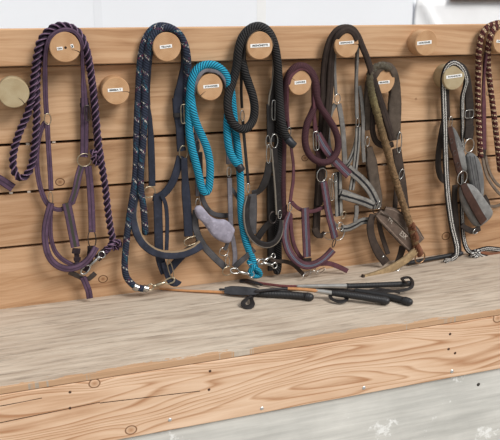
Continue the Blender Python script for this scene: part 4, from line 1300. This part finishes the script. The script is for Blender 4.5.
T = thing('riding_crop', 'riding crop with broad charcoal leather flap and black grip with tan and white shaft', 'riding crop', B(300, 292, 0), WG)
flat(T, 'flap', [(224.5, 290.5, 0.017, 7), (232, 290.5, 0.019, 9.5), (243, 291, 0.021, 9.5), (253, 291.5, 0.023, 8), (259, 291.3, 0.024, 5)], M['charcoal'], 8, 5, F=(0, -0.8, 0.6))
crop(T, 'tip_knob', [(220, 289.3, 0.017), (227, 289.6, 0.018)], 0.0035, M['black_plastic'])
crop(T, 'shaft', [(256, 291.2, 0.026, 0.0048), (272, 289.5, 0.03, 0.0045), (290, 288.5, 0.03, 0.0045)], 0.0045, M['shaft_black'])
crop(T, 'shaft', [(288, 288.6, 0.03, 0.0048), (303, 289.5, 0.03, 0.0055), (318, 291, 0.028, 0.006)], 0.005, M['cane'], 'tan length of the shaft')
crop(T, 'ferrule', [(316, 290.8, 0.028, 0.0066), (325, 292, 0.026, 0.0075), (333, 293.2, 0.024, 0.008)], 0.007, M['shaft_silver'], 'pale ferrule')
crop(T, 'handle', [(332, 293, 0.024, 0.009), (340, 293.8, 0.024, 0.0105), (360, 296.5, 0.022, 0.0112), (378, 299.3, 0.018, 0.0115), (383, 300.2, 0.016, 0.0135), (386, 300.8, 0.015, 0.0125)], 0.011, M['grip'])
flat(T, 'wrist_loop', [(331, 293, 0.02, 4), (330.5, 297.5, 0.014), (336, 301, 0.01), (343, 301.5, 0.01), (347, 298.5, 0.012), (343, 296, 0.02)], M['black'], 4)

T = thing('riding_crop', 'black riding crop with folded leather keeper, knobbed handle at the right of the whips', 'riding crop', B(330, 298, 0), WG)
crop(T, 'handle', [(356, 291, 0.010, 0.008), (372, 293.5, 0.011, 0.0100), (390, 297, 0.0115, 0.0108), (402, 300, 0.0115, 0.0108), (405, 300.8, 0.0125, 0.0130), (409, 301.8, 0.0125, 0.0122)], 0.011, M['grip'])
crop(T, 'shaft', [(252, 296, 0.005, 0.0035), (280, 291, 0.004, 0.0035), (320, 288.5, 0.005, 0.004), (358, 291.2, 0.009, 0.005)], 0.004, M['shaft_black'])
flat(T, 'wrist_loop', [(400, 293, 0.016, 3), (388, 290, 0.02), (378, 289, 0.02), (370, 290.5, 0.018)], M['black'], 3)
flat(T, 'keeper', [(252.5, 294.5, 0.010, 3), (251.5, 299, 0.012, 4), (252.5, 304, 0.008, 5), (250, 307, 0.005, 6), (245, 306.5, 0.005, 6), (243, 303.5, 0.010, 5), (246, 299.5, 0.016, 4), (251, 296, 0.018, 3)], M['black'], 4, 4)

T = thing('riding_crop', 'black stick lying along the wall behind the bronze ring at right', 'riding crop', B(435, 258, 0), WG)
crop(T, 'handle', [(408, 263, 0.012, 0.0075), (430, 259, 0.012, 0.0075), (458, 253.8, 0.012, 0.0075)], 0.0075, M['grip'])
crop(T, 'end_cap', [(456, 254.1, 0.012, 0.009), (461, 253.2, 0.012, 0.009)], 0.009, M['black_plastic'])
